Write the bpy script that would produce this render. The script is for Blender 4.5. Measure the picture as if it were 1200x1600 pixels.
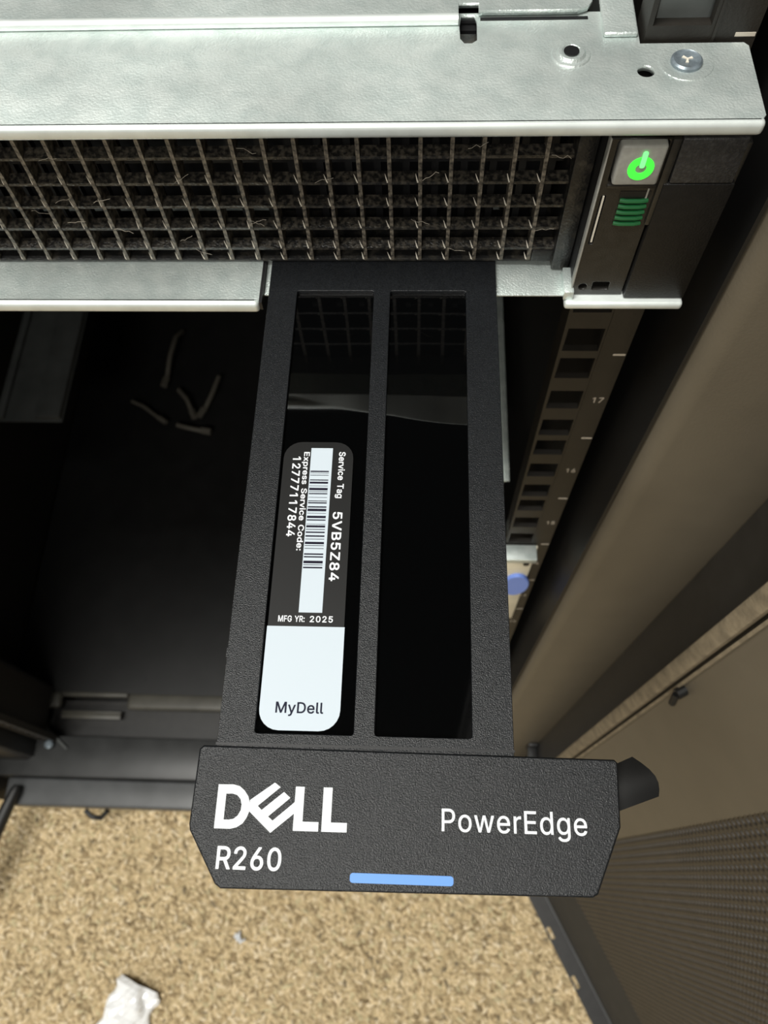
import bpy, bmesh, math, random
import numpy as np
from mathutils import Matrix, Vector

# ------------------------------------------------------------------ clean start
for o in list(bpy.data.objects):
    bpy.data.objects.remove(o)
scene = bpy.context.scene
COL = scene.collection
random.seed(7)
rng = np.random.default_rng(11)
FL = 1015.0            # millimetres from camera height down to the floor
# all measurements below are millimetres: x to the right, y into the rack
# (0 = front face of the mounting posts), h = distance below camera height

def W(x, y, h):
    return Vector((x / 1000, y / 1000, (FL - h) / 1000))

# ------------------------------------------------------------------ camera
cd = bpy.data.cameras.new('camera')
cam = bpy.data.objects.new('camera', cd)
COL.objects.link(cam)
scene.camera = cam
Rm = [[0.99888148, 0.01391434, -0.04519045],
      [0.03145477, -0.90911804, 0.41534924],
      [-0.03530414, -0.41630612, -0.90853884]]
M = Matrix(((Rm[0][0], -Rm[0][1], -Rm[0][2]),
            (Rm[1][0], -Rm[1][1], -Rm[1][2]),
            (Rm[2][0], -Rm[2][1], -Rm[2][2]))).to_4x4()
M.translation = W(0, -128.19, 0)
cam.matrix_world = M
cd.sensor_fit = 'VERTICAL'
cd.sensor_height = 36.0
cd.sensor_width = 27.0
cd.lens = 36.0 * 1239.0 / 1600.0
cd.clip_start = 0.01
cd.clip_end = 50
cd.dof.use_dof = True
cd.dof.focus_distance = 0.140
cd.dof.aperture_fstop = 36

# ------------------------------------------------------------------ world, lights, exposure
scene.view_settings.view_transform = 'Standard'
scene.view_settings.look = 'None'
scene.view_settings.gamma = 1.0
scene.view_settings.use_curve_mapping = False
scene.view_settings.exposure = 0.0
wd = bpy.data.worlds.new('world')
scene.world = wd
wd.use_nodes = True
bg = wd.node_tree.nodes['Background']
bg.inputs[0].default_value = (1.0, 0.95, 0.86, 1)
bg.inputs[1].default_value = 0.19

def area(name, loc, size, power, color, target):
    l = bpy.data.lights.new(name, 'AREA')
    l.shape = 'RECTANGLE'
    l.size, l.size_y = size
    l.energy = power
    l.color = color
    o = bpy.data.objects.new(name, l)
    COL.objects.link(o)
    o.location = loc
    d = Vector(target) - Vector(loc)
    o.rotation_euler = d.to_track_quat('-Z', 'Y').to_euler()
    return o
# two ceiling panels of the room, over the aisle in front of the rack
area('ceiling_panel_lamp', (-0.72, -0.42, 2.75), (1.2, 0.6), 58, (1.0, 0.985, 0.93), (-0.72, -0.42, 0))
area('ceiling_panel_lamp', (-0.45, -2.1, 2.75), (1.2, 0.6), 38, (1.0, 0.96, 0.88), (-0.45, -2.1, 0))

# ------------------------------------------------------------------ materials
def mat(name, color, rough=0.5, metal=0.0, spec=0.5, var=0.0, vscale=300, color2=None, cscale=200,
        cpos=(0.45, 0.6), bump=0.0, bscale=2500, emis=None, estr=0.0, coat=0.0, rvar=0.0, aniso=None,
        trans=0.0, alpha=1.0):
    m = bpy.data.materials.new(name)
    m.use_nodes = True
    nt = m.node_tree
    N, L = nt.nodes, nt.links
    p = N['Principled BSDF']
    p.inputs['Base Color'].default_value = (*color, 1)
    p.inputs['Roughness'].default_value = rough
    p.inputs['Metallic'].default_value = metal
    p.inputs['Specular IOR Level'].default_value = spec
    p.inputs['Coat Weight'].default_value = coat
    p.inputs['Transmission Weight'].default_value = trans
    p.inputs['Alpha'].default_value = alpha
    if emis:
        p.inputs['Emission Color'].default_value = (*emis, 1)
        p.inputs['Emission Strength'].default_value = estr
    tc = N.new('ShaderNodeTexCoord')
    def noise(sc, detail=4, stretch=None):
        n = N.new('ShaderNodeTexNoise')
        n.inputs['Scale'].default_value = sc
        n.inputs['Detail'].default_value = detail
        if stretch:
            mp = N.new('ShaderNodeMapping')
            mp.inputs['Scale'].default_value = stretch
            L.new(tc.outputs['Object'], mp.inputs[0])
            L.new(mp.outputs[0], n.inputs['Vector'])
        else:
            L.new(tc.outputs['Object'], n.inputs['Vector'])
        return n
    csock = None
    if color2 is not None:
        n = noise(cscale)
        r = N.new('ShaderNodeValToRGB')
        r.color_ramp.elements[0].position = cpos[0]
        r.color_ramp.elements[1].position = cpos[1]
        r.color_ramp.elements[0].color = (*color, 1)
        r.color_ramp.elements[1].color = (*color2, 1)
        L.new(n.outputs['Fac'], r.inputs[0])
        csock = r.outputs[0]
    if var > 0:
        n = noise(vscale, 5, aniso)
        mr = N.new('ShaderNodeMapRange')
        mr.inputs['From Min'].default_value = 0.3
        mr.inputs['From Max'].default_value = 0.7
        mr.inputs['To Min'].default_value = 1 - var
        mr.inputs['To Max'].default_value = 1 + var
        L.new(n.outputs['Fac'], mr.inputs['Value'])
        mx = N.new('ShaderNodeVectorMath')
        mx.operation = 'SCALE'
        if csock:
            L.new(csock, mx.inputs[0])
        else:
            mx.inputs[0].default_value = color
        L.new(mr.outputs[0], mx.inputs['Scale'])
        csock = mx.outputs[0]
        if rvar:
            m2 = N.new('ShaderNodeMapRange')
            m2.inputs['From Min'].default_value = 0.3
            m2.inputs['From Max'].default_value = 0.7
            m2.inputs['To Min'].default_value = rough - rvar
            m2.inputs['To Max'].default_value = rough + rvar
            L.new(n.outputs['Fac'], m2.inputs['Value'])
            L.new(m2.outputs[0], p.inputs['Roughness'])
    if csock:
        L.new(csock, p.inputs['Base Color'])
    if bump > 0:
        n = noise(bscale, 3)
        b = N.new('ShaderNodeBump')
        b.inputs['Strength'].default_value = bump
        b.inputs['Distance'].default_value = 0.0004
        L.new(n.outputs['Fac'], b.inputs['Height'])
        L.new(b.outputs[0], p.inputs['Normal'])
    return m

GALV = mat('galvanised_steel', (0.62, 0.70, 0.68), 0.36, 0.52, color2=(0.74, 0.81, 0.785), cscale=260, cpos=(0.34, 0.66), var=0.24, vscale=16, rvar=0.14, bump=0.4, bscale=2200, aniso=(1, 1.7, 1))
GEDGE = mat('highlit_steel_edge', (0.80, 0.86, 0.84), 0.36, 0.4, var=0.08, vscale=200)  # paler steel paints in the light caught by rolled edges
HOLEBACK = mat('grey_backing_steel', (0.20, 0.22, 0.215), 0.5, 0.2, var=0.2, vscale=120)
GALVW = mat('warm_galvanised_steel', (0.90, 0.84, 0.66), 0.5, 0.05, var=0.10, vscale=90)
STEEL = mat('bright_screw_steel', (0.20, 0.24, 0.27), 0.32, 0.4, var=0.3, vscale=900)
BEZEL = mat('dusty_black_plastic', (0.010, 0.010, 0.010), 0.38, color2=(0.05, 0.045, 0.036), cscale=420, cpos=(0.5, 0.78), bump=0.3, bscale=1800)
BAR = mat('dusty_grille_plastic', (0.035, 0.031, 0.026), 0.45, color2=(0.26, 0.225, 0.175), cscale=900, cpos=(0.38, 0.66), bump=0.4, bscale=2500)
SLAT = mat('glossy_grille_plastic', (0.010, 0.0095, 0.009), 0.30, color2=(0.075, 0.066, 0.052), cscale=1100, cpos=(0.42, 0.72), bump=0.4, bscale=2200)
PALE_EDGE = mat('pale_edge_and_glint', (0.75, 0.70, 0.60), 0.3)  # pale colour paints in the glints on the grille corners
DARK = mat('deep_black_plastic', (0.008, 0.008, 0.009), 0.5)
PANEL = mat('control_panel_plastic', (0.016, 0.015, 0.013), 0.34, var=0.25, vscale=600, bump=0.15, bscale=3000)
BLOCK = mat('ear_cover_plastic', (0.006, 0.0056, 0.0052), 0.45, spec=0.3, var=0.2, vscale=500, bump=0.2, bscale=2500)
TAG = mat('grained_black_plastic', (0.0085, 0.0095, 0.011), 0.30, spec=0.34, var=0.35, vscale=2600, bump=0.32, bscale=5200)
FILM = mat('glossy_black_film', (0.0012, 0.0013, 0.0014), 0.04, spec=0.5)
STICK = mat('matte_black_sticker', (0.0055, 0.0055, 0.0055), 0.50, spec=0.35)
WHITE = mat('white_print', (0.78, 0.81, 0.84), 0.5)
WSTICK = mat('white_sticker_paper', (0.53, 0.60, 0.66), 0.5, spec=0.3)
INK = mat('dark_barcode_ink', (0.008, 0.006, 0.018), 0.6, spec=0.2)
NAVY = mat('dark_navy_print', (0.006, 0.008, 0.024), 0.6, spec=0.2)
BLUE = mat('pale_blue_print', (0.11, 0.29, 0.72), 0.5)
GREYBTN = mat('grey_button_plastic', (0.34, 0.34, 0.31), 0.45, var=0.1, vscale=900)
LED = mat('green_led_light', (0.05, 0.6, 0.05), 0.4, emis=(0.03, 0.95, 0.03), estr=1.6)
LED2 = mat('pale_green_led_light', (0.2, 0.7, 0.2), 0.4, emis=(0.14, 1.0, 0.22), estr=1.3)
GLEAM = mat('green_gleam_rib', (0.012, 0.06, 0.024), 0.2, emis=(0.01, 0.50, 0.10), estr=0.07)  # faint glow paints in the button light's gleam on the ribs
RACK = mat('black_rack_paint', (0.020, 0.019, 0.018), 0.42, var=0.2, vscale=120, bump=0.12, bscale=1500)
POST = mat('brown_black_post_paint', (0.017, 0.0145, 0.0115), 0.5, var=0.18, vscale=200, bump=0.15, bscale=1800)
TAUPE = mat('warm_lit_rack_paint', (0.112, 0.096, 0.070), 0.5, var=0.05, vscale=60, bump=0.12, bscale=1200)  # black rack paint with warm carpet light put into its colour
MESHM = mat('brown_grey_mesh_paint', (0.036, 0.030, 0.023), 0.5, var=0.15, vscale=90)
GASKET = mat('worn_beige_gasket', (0.22, 0.18, 0.12), 0.8, var=0.3, vscale=160, bump=0.6, bscale=500)
BASE = mat('charcoal_base_paint', (0.035, 0.036, 0.036), 0.40, var=0.2, vscale=40, bump=0.1, bscale=900)
LIPM = mat('grey_base_lip_paint', (0.075, 0.078, 0.080), 0.42, var=0.2, vscale=30, bump=0.1, bscale=900)
EDGE = mat('carpet_lit_edge', (0.070, 0.066, 0.054), 0.45, var=0.2, vscale=60)  # beige paints in the carpet reflected by the plate's rounded edge
GREYRAIL = mat('grey_side_channel', (0.06, 0.064, 0.062), 0.45, var=0.2, vscale=40)
LATCH = mat('blue_release_latch', (0.22, 0.36, 0.95), 0.4)
CABLE = mat('pale_grey_cable', (0.10, 0.092, 0.075), 0.5)
RUBBER = mat('soft_black_rubber', (0.006, 0.006, 0.006), 0.5)
RAILP = mat('grey_door_rail_paint', (0.055, 0.054, 0.051), 0.85, spec=0.15, var=0.1, vscale=60)
PLATE = mat('dark_base_plate_paint', (0.010, 0.010, 0.010), 0.45, var=0.2, vscale=40, bump=0.1, bscale=900)
DUSTY = mat('dusty_ear_cap', (0.020, 0.020, 0.021), 0.5, color2=(0.045, 0.045, 0.045), cscale=1500, cpos=(0.45, 0.75), bump=0.3, bscale=2500)
LINT = mat('pale_lint', (0.55, 0.50, 0.42), 0.9)
PRINT = mat('cream_rack_print', (0.62, 0.56, 0.47), 0.6)

# ------------------------------------------------------------------ helpers
def mesh_obj(name, me, m, parent=None):
    o = bpy.data.objects.new(name, me)
    COL.objects.link(o)
    if m is not None and len(me.materials) == 0:
        me.materials.append(m)
    if parent is not None:
        o.parent = parent
        if parent.type == 'EMPTY':
            o.matrix_parent_inverse = Matrix.Translation(parent.location).inverted()
    return o

def thing(name, label, cat, base, group=None):
    o = bpy.data.objects.new(name, None)
    o.empty_display_size = 0.02
    COL.objects.link(o)
    o.location = W(*base)
    tag(o, label, cat, group)
    return o

def tag(o, label=None, cat=None, group=None, kind=None):
    if label: o['label'] = label
    if cat: o['category'] = cat
    if group: o['group'] = group
    if kind: o['kind'] = kind
    return o

class MB:
    """collects shapes given in millimetres and links them as ONE mesh"""
    def __init__(s): s.v, s.f = [], []
    def add(s, v, f):
        n = len(s.v)
        s.v += [tuple(p) for p in v]
        s.f += [tuple(i + n for i in q) for q in f]
        return s
    def box(s, x0, x1, y0, y1, h0, h1):       # h0 = upper face, h1 = lower face
        v = [(x, y, h) for h in (h1, h0) for x, y in ((x0, y0), (x1, y0), (x1, y1), (x0, y1))]
        return s.add(v, [(3, 2, 1, 0), (4, 5, 6, 7), (0, 1, 5, 4), (1, 2, 6, 5), (2, 3, 7, 6), (3, 0, 4, 7)])
    def hexa(s, top, bot):                    # two loops of equal length
        n = len(top)
        f = [tuple(range(n)), tuple(range(2 * n - 1, n - 1, -1))]
        f += [(i, i + n, (i + 1) % n + n, (i + 1) % n) for i in range(n)]
        return s.add(list(top) + list(bot), f)
    def tube(s, pts, r, k=8, taper=None):
        pts = [Vector(p) for p in pts]
        rings = []
        up = Vector((0.3, 0.2, 0.93)).normalized()
        for i, p in enumerate(pts):
            d = (pts[min(i + 1, len(pts) - 1)] - pts[max(i - 1, 0)]).normalized()
            a = d.cross(up)
            if a.length < 1e-3: a = d.cross(Vector((1, 0, 0)))
            a.normalize()
            b = d.cross(a)
            rr = r * (taper[i] if taper else 1)
            rings.append([p + (a * math.cos(t) + b * math.sin(t)) * rr for t in [2 * math.pi * j / k for j in range(k)]])
        v = [q for g in rings for q in g]
        f = []
        for i in range(len(pts) - 1):
            for j in range(k):
                f.append((i * k + j, i * k + (j + 1) % k, (i + 1) * k + (j + 1) % k, (i + 1) * k + j))
        f += [tuple(range(k - 1, -1, -1)), tuple((len(pts) - 1) * k + j for j in range(k))]
        return s.add(v, f)
    def lathe(s, cx, cy, prof, axis='h', k=28, at=0):
        """prof: (radius, height) pairs; height is measured up (axis h) or towards the viewer (axis y)"""
        v, f = [], []
        for r, z in prof:
            for j in range(k):
                t = 2 * math.pi * j / k
                if axis == 'h': v.append((cx + r * math.cos(t), cy + r * math.sin(t), at - z))
                else: v.append((cx + r * math.cos(t), at - z, cy - r * math.sin(t)))
        for i in range(len(prof) - 1):
            for j in range(k):
                f.append((i * k + j, i * k + (j + 1) % k, (i + 1) * k + (j + 1) % k, (i + 1) * k + j))
        f.append(tuple((len(prof) - 1) * k + j for j in range(k)))
        f.append(tuple(range(k - 1, -1, -1)))
        return s.add(v, f)
    def mesh(s, name, bevel=0.0, seg=2, smooth=False):
        bm = bmesh.new()
        vs = [bm.verts.new(W(*p)) for p in s.v]
        for q in s.f:
            try: bm.faces.new([vs[i] for i in q])
            except ValueError: pass
        bmesh.ops.recalc_face_normals(bm, faces=bm.faces)
        if bevel > 0:
            es = [e for e in bm.edges if len(e.link_faces) == 2 and e.calc_face_angle(0) > 0.5]
            bmesh.ops.bevel(bm, geom=es, offset=bevel / 1000, segments=seg, affect='EDGES', profile=0.5, clamp_overlap=True)
        me = bpy.data.meshes.new(name)
        bm.to_mesh(me)
        bm.free()
        if smooth or bevel > 0:
            me.polygons.foreach_set('use_smooth', [True] * len(me.polygons))
            me.set_sharp_from_angle(angle=math.radians(40))
        return me
    def build(s, name, m, parent=None, bevel=0.0, seg=2, smooth=False):
        return mesh_obj(name, s.mesh(name, bevel, seg, smooth), m, parent)

def curve_mesh(cu):
    o = bpy.data.objects.new('tmp', cu)
    COL.objects.link(o)
    dg = bpy.context.evaluated_depsgraph_get()
    dg.update()
    me = bpy.data.meshes.new_from_object(o.evaluated_get(dg))
    bpy.data.objects.remove(o)
    bpy.data.curves.remove(cu)
    return me

TOP = lambda h: (lambda x, y, z: W(x, y, h - z))        # lies flat, z upward
FRONT = lambda y0: (lambda x, h, z: W(x, y0 - z, h))    # stands, z towards viewer (second coordinate = h)

def plate(name, outer, holes, thick, m, mapf, parent=None, bevel=0.0):
    """flat plate with holes: outlines in mm, thickness from z=-thick to z=0, mapped into the world"""
    cu = bpy.data.curves.new('tmp', 'CURVE')
    cu.dimensions = '2D'
    cu.fill_mode = 'BOTH'
    for lp in [outer] + list(holes):
        sp = cu.splines.new('POLY')
        sp.points.add(len(lp) - 1)
        for i, q in enumerate(lp): sp.points[i].co = (q[0], q[1], 0, 1)
        sp.use_cyclic_u = True
    cu.extrude = max(thick / 2 - bevel, 0.001)
    cu.bevel_depth = bevel
    cu.bevel_resolution = 1
    if bevel: cu.offset = -bevel
    me = curve_mesh(cu)
    bm = bmesh.new()
    bm.from_mesh(me)
    for v in bm.verts:
        v.co = mapf(v.co.x, v.co.y, v.co.z - thick / 2)
    bmesh.ops.remove_doubles(bm, verts=bm.verts, dist=1e-6)
    bmesh.ops.recalc_face_normals(bm, faces=bm.faces)
    bm.to_mesh(me)
    bm.free()
    me.name = name
    me.materials.clear()
    return mesh_obj(name, me, m, parent)

def rrect(x0, x1, y0, y1, r, k=5, corners=(1, 1, 1, 1)):
    """rounded rectangle; corners: (x0,y0) (x1,y0) (x1,y1) (x0,y1)"""
    pts = []
    for (cx, cy, a0, on) in ((x0 + r, y0 + r, 180, corners[0]), (x1 - r, y0 + r, 270, corners[1]),
                             (x1 - r, y1 - r, 0, corners[2]), (x0 + r, y1 - r, 90, corners[3])):
        if on:
            for i in range(k + 1):
                a = math.radians(a0 + 90 * i / k)
                pts.append((cx + r * math.cos(a), cy + r * math.sin(a)))
        else:
            pts.append((x0 if cx == x0 + r else x1, y0 if cy == y0 + r else y1))
    return pts

def circ(cx, cy, r, k=24, ry=None):
    return [(cx + r * math.cos(2 * math.pi * i / k), cy + (ry or r) * math.sin(2 * math.pi * i / k)) for i in range(k)]

# letter outlines (advance width, closed outlines as x,y,x,y...; 1000 units to the em)
GLYPHS = {"0":[457,[[220,-9,232,-10,280,-2,324,21,362,61,388,115,404,178,408,243,403,331,387,397,361,448,324,487,283,510,227,520,170,510,129,487,92,449,65,393,50,330,45,265,50,177,66,111,92,61,130,20,173,-2],[224,53,193,59,166,76,143,105,126,144,116,196,112,268,116,312,125,358,143,403,162,429,176,440,194,450,229,456,259,450,277,440,291,429,310,403,327,364,338,312,340,238,338,196,328,150,310,105,288,76,260,59]]],
"1":[457,[[210,-2,275,-2,279,1,279,508,275,512,196,512,89,433,82,426,82,358,86,354,205,441,208,441,208,1]]],
"2":[457,[[63,-2,388,-2,391,0,392,57,389,60,160,61,272,180,334,252,360,288,375,318,384,366,379,412,364,447,338,478,305,501,266,515,226,520,178,513,140,498,114,480,83,444,68,405,63,367,65,359,128,359,130,363,134,391,141,411,155,430,173,444,184,449,200,455,217,456,251,453,269,447,290,434,306,417,312,402,315,391,316,360,309,330,297,307,280,284,62,49]]],
"3":[457,[[208,-9,224,-10,266,-6,314,11,344,32,372,63,390,100,396,150,390,189,372,226,344,257,310,279,265,292,229,292,375,459,375,508,373,512,71,512,68,510,68,453,70,449,282,448,155,301,154,249,158,245,205,245,238,242,274,231,296,215,313,195,324,166,326,139,322,120,311,94,294,76,274,64,238,54,194,54,163,64,145,74,131,87,119,106,110,135,44,136,40,132,48,91,59,70,68,55,94,29,131,7,176,-7]]],
"4":[457,[[281,-2,345,-2,347,102,412,102,416,106,414,165,349,166,346,168,346,320,283,322,279,319,278,166,114,166,313,507,313,510,310,512,247,512,234,495,41,166,38,159,38,106,41,102,278,102]]],
"5":[457,[[213,-9,226,-10,275,-2,310,11,348,42,370,72,388,115,394,162,392,199,382,232,366,264,350,284,321,310,295,324,263,334,218,336,178,329,154,318,139,308,153,447,155,449,367,449,369,453,369,508,367,512,97,512,93,510,64,264,65,251,130,244,146,255,191,272,224,274,247,270,272,260,295,242,312,219,321,193,324,153,321,132,312,106,296,85,286,76,274,67,250,56,224,53,199,54,173,64,158,74,140,92,129,111,124,132,61,132,57,130,63,91,80,58,109,28,136,10,158,1,178,-6]]],
"6":[457,[[219,-9,232,-10,272,-5,315,13,341,34,367,65,387,111,392,147,392,168,387,204,373,241,343,278,319,297,278,312,227,317,188,309,324,505,324,510,320,512,253,512,247,507,137,346,98,285,77,240,64,199,62,151,66,114,80,75,94,55,112,34,142,11,179,-4],[220,52,200,55,176,65,155,82,143,100,131,130,128,157,130,184,140,210,147,222,156,234,176,249,205,260,248,260,279,247,297,232,310,213,321,186,324,160,322,139,312,103,292,77,277,65,253,55]]],
"7":[457,[[96,-2,164,-2,169,1,394,448,394,508,392,512,62,512,59,510,58,453,61,449,318,448,95,3]]],
"8":[457,[[218,-9,233,-10,277,-5,316,7,351,28,381,60,397,93,404,127,400,168,390,198,376,220,352,245,328,260,309,267,334,279,362,306,379,340,386,381,381,414,376,427,364,451,342,477,310,500,268,515,227,520,185,515,145,501,113,480,86,450,72,420,69,400,68,373,72,343,90,307,119,279,144,267,125,260,103,246,77,221,62,196,51,165,50,147,50,126,54,94,71,61,101,29,137,7,178,-6],[226,52,197,54,175,61,147,76,131,94,122,115,118,135,122,163,134,189,148,204,172,221,200,230,217,232,257,228,280,221,301,207,319,187,330,165,333,147,330,114,319,91,305,77,287,65,272,59,256,54],[218,293,203,295,178,304,161,316,151,328,138,357,138,393,149,420,163,436,178,446,206,455,247,455,277,444,290,436,304,420,313,397,315,385,314,354,304,331,289,314,274,304,248,294]]],
"9":[457,[[129,-2,200,-2,204,0,316,163,354,223,376,268,388,307,392,336,388,385,385,400,372,435,347,468,336,478,314,495,272,513,224,520,181,513,139,495,103,465,81,436,66,400,62,363,65,306,81,265,102,237,136,211,173,196,205,192,238,192,264,199,137,16,128,3],[220,247,200,250,175,260,152,281,140,300,132,322,129,361,132,381,141,406,154,424,174,442,205,455,248,455,279,442,297,426,312,405,322,370,322,331,313,301,294,273,278,260,253,250]]],
"D":[506,[[59,-2,230,-2,293,5,349,26,368,38,397,62,420,90,438,121,459,184,465,247,459,325,436,393,421,420,392,452,356,480,295,504,230,512,61,512,57,510,57,1],[128,61,128,448,224,449,265,444,275,443,319,425,351,397,376,360,392,309,396,259,392,201,375,148,347,108,316,83,281,70,266,65,223,60]]],
"E":[423,[[59,-2,374,-2,378,0,378,57,376,60,130,60,128,63,128,225,355,226,358,229,358,285,356,288,128,289,128,448,373,449,375,453,375,508,373,512,61,512,57,510,57,1]]],
"M":[632,[[59,-2,121,-2,124,1,124,411,167,289,282,0,286,-2,341,-2,346,1,459,288,502,408,501,1,505,-2,571,-1,572,508,570,511,476,512,473,510,348,187,314,86,280,189,156,510,152,512,58,510,57,1]]],
"P":[449,[[59,-2,124,-2,127,0,128,183,248,184,292,188,337,207,372,235,391,261,406,300,411,333,412,349,406,396,393,432,371,461,332,491,292,506,241,512,61,512,57,510,57,1],[128,246,128,448,238,449,266,446,295,437,316,420,328,403,339,376,340,334,339,319,331,298,313,272,292,257,263,248,236,245]]],
"R":[453,[[59,-2,124,-2,127,0,128,193,130,196,244,195,350,0,353,-2,427,-2,430,0,424,15,319,207,322,210,337,215,367,236,391,267,408,306,412,351,408,397,393,435,370,467,337,491,292,507,244,512,61,512,57,510,57,1],[128,259,128,448,238,449,268,446,293,438,318,421,331,403,339,379,342,349,339,324,331,301,317,284,295,269,262,260]]],
"d":[428,[[192,-11,227,-8,256,2,274,14,292,33,310,55,312,-2,371,-2,375,0,375,508,373,512,311,512,308,510,307,325,291,346,275,362,256,375,229,384,194,388,149,381,112,365,76,334,51,292,36,247,32,202,32,175,36,132,51,84,76,44,110,13,149,-5],[202,50,178,53,169,56,147,69,128,88,111,120,104,145,99,195,102,226,110,256,128,289,146,307,172,321,197,326,212,326,238,321,262,309,280,291,297,262,301,247,308,216,309,183,306,151,298,123,281,88,262,69,236,55]]],
"e":[408,[[208,-11,251,-8,284,1,313,16,339,39,354,58,367,87,367,93,307,108,302,105,285,78,270,64,257,58,227,50,212,49,179,53,152,64,132,81,122,94,113,108,105,132,101,165,370,166,374,169,374,213,370,246,360,285,343,318,326,339,295,365,272,375,232,386,203,388,155,381,125,368,113,361,76,327,51,289,36,244,32,199,32,177,36,133,53,84,78,46,111,16,122,10,160,-5],[101,224,102,241,111,267,130,294,146,309,173,323,205,327,236,323,263,310,280,293,292,273,304,234,304,226,302,224]]],
"g":[429,[[196,-153,248,-151,296,-137,325,-121,339,-107,354,-90,370,-56,375,-15,375,378,373,381,312,381,310,323,284,354,263,371,245,380,223,386,199,388,151,381,112,365,76,333,51,294,36,249,32,204,32,178,36,133,56,82,76,52,110,25,152,6,190,2,229,5,253,13,274,25,290,39,307,61,308,-26,301,-45,292,-61,280,-72,247,-89,200,-94,181,-92,158,-86,131,-70,101,-38,48,-68,62,-93,83,-115,103,-130,133,-143,166,-151],[202,62,176,65,152,76,145,80,127,98,111,126,102,154,99,198,102,228,111,259,128,289,149,310,172,321,197,326,212,326,238,321,262,309,283,288,297,264,306,232,309,187,306,154,298,126,282,97,262,78,248,71,232,65]]],
"l":[193,[[135,-5,164,-4,181,-1,183,10,172,55,169,58,146,55,128,59,122,67,117,87,117,508,113,512,53,512,50,508,50,82,54,49,69,21,74,16,98,1]]],
"o":[419,[[204,-11,257,-5,290,8,301,13,336,45,361,82,366,93,380,133,384,180,379,244,363,291,336,331,301,363,257,381,208,388,158,381,122,366,111,360,78,330,53,292,36,241,32,198,32,177,38,129,53,84,77,47,111,16,122,10,158,-5],[197,50,176,53,148,68,126,91,108,127,102,151,99,192,102,223,110,253,128,286,147,307,176,323,215,326,242,321,268,308,289,285,306,252,314,222,316,186,314,154,304,118,288,90,268,69,242,55,215,50]]],
"r":[263,[[51,-2,113,-2,117,0,117,240,120,262,129,283,138,294,164,314,182,320,205,323,242,318,245,320,246,384,244,387,206,388,175,381,148,368,128,349,116,332,114,381,53,382,50,379,50,1]]],
"w":[571,[[137,-2,199,-2,202,0,284,292,317,166,365,0,368,-2,431,-1,546,369,547,380,481,382,476,378,397,84,366,214,319,379,316,382,251,381,248,378,204,222,170,82,157,139,91,378,86,382,23,381,21,372,134,1]]],
"y":[393,[[80,-147,118,-146,142,-139,162,-126,175,-114,195,-86,208,-57,364,351,373,375,371,381,305,382,302,379,227,174,194,76,163,171,88,378,83,382,19,382,15,379,20,361,159,0,148,-35,138,-57,119,-79,101,-86,85,-86,71,-84,61,-84,57,-86,44,-140,58,-145]]]}
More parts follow.
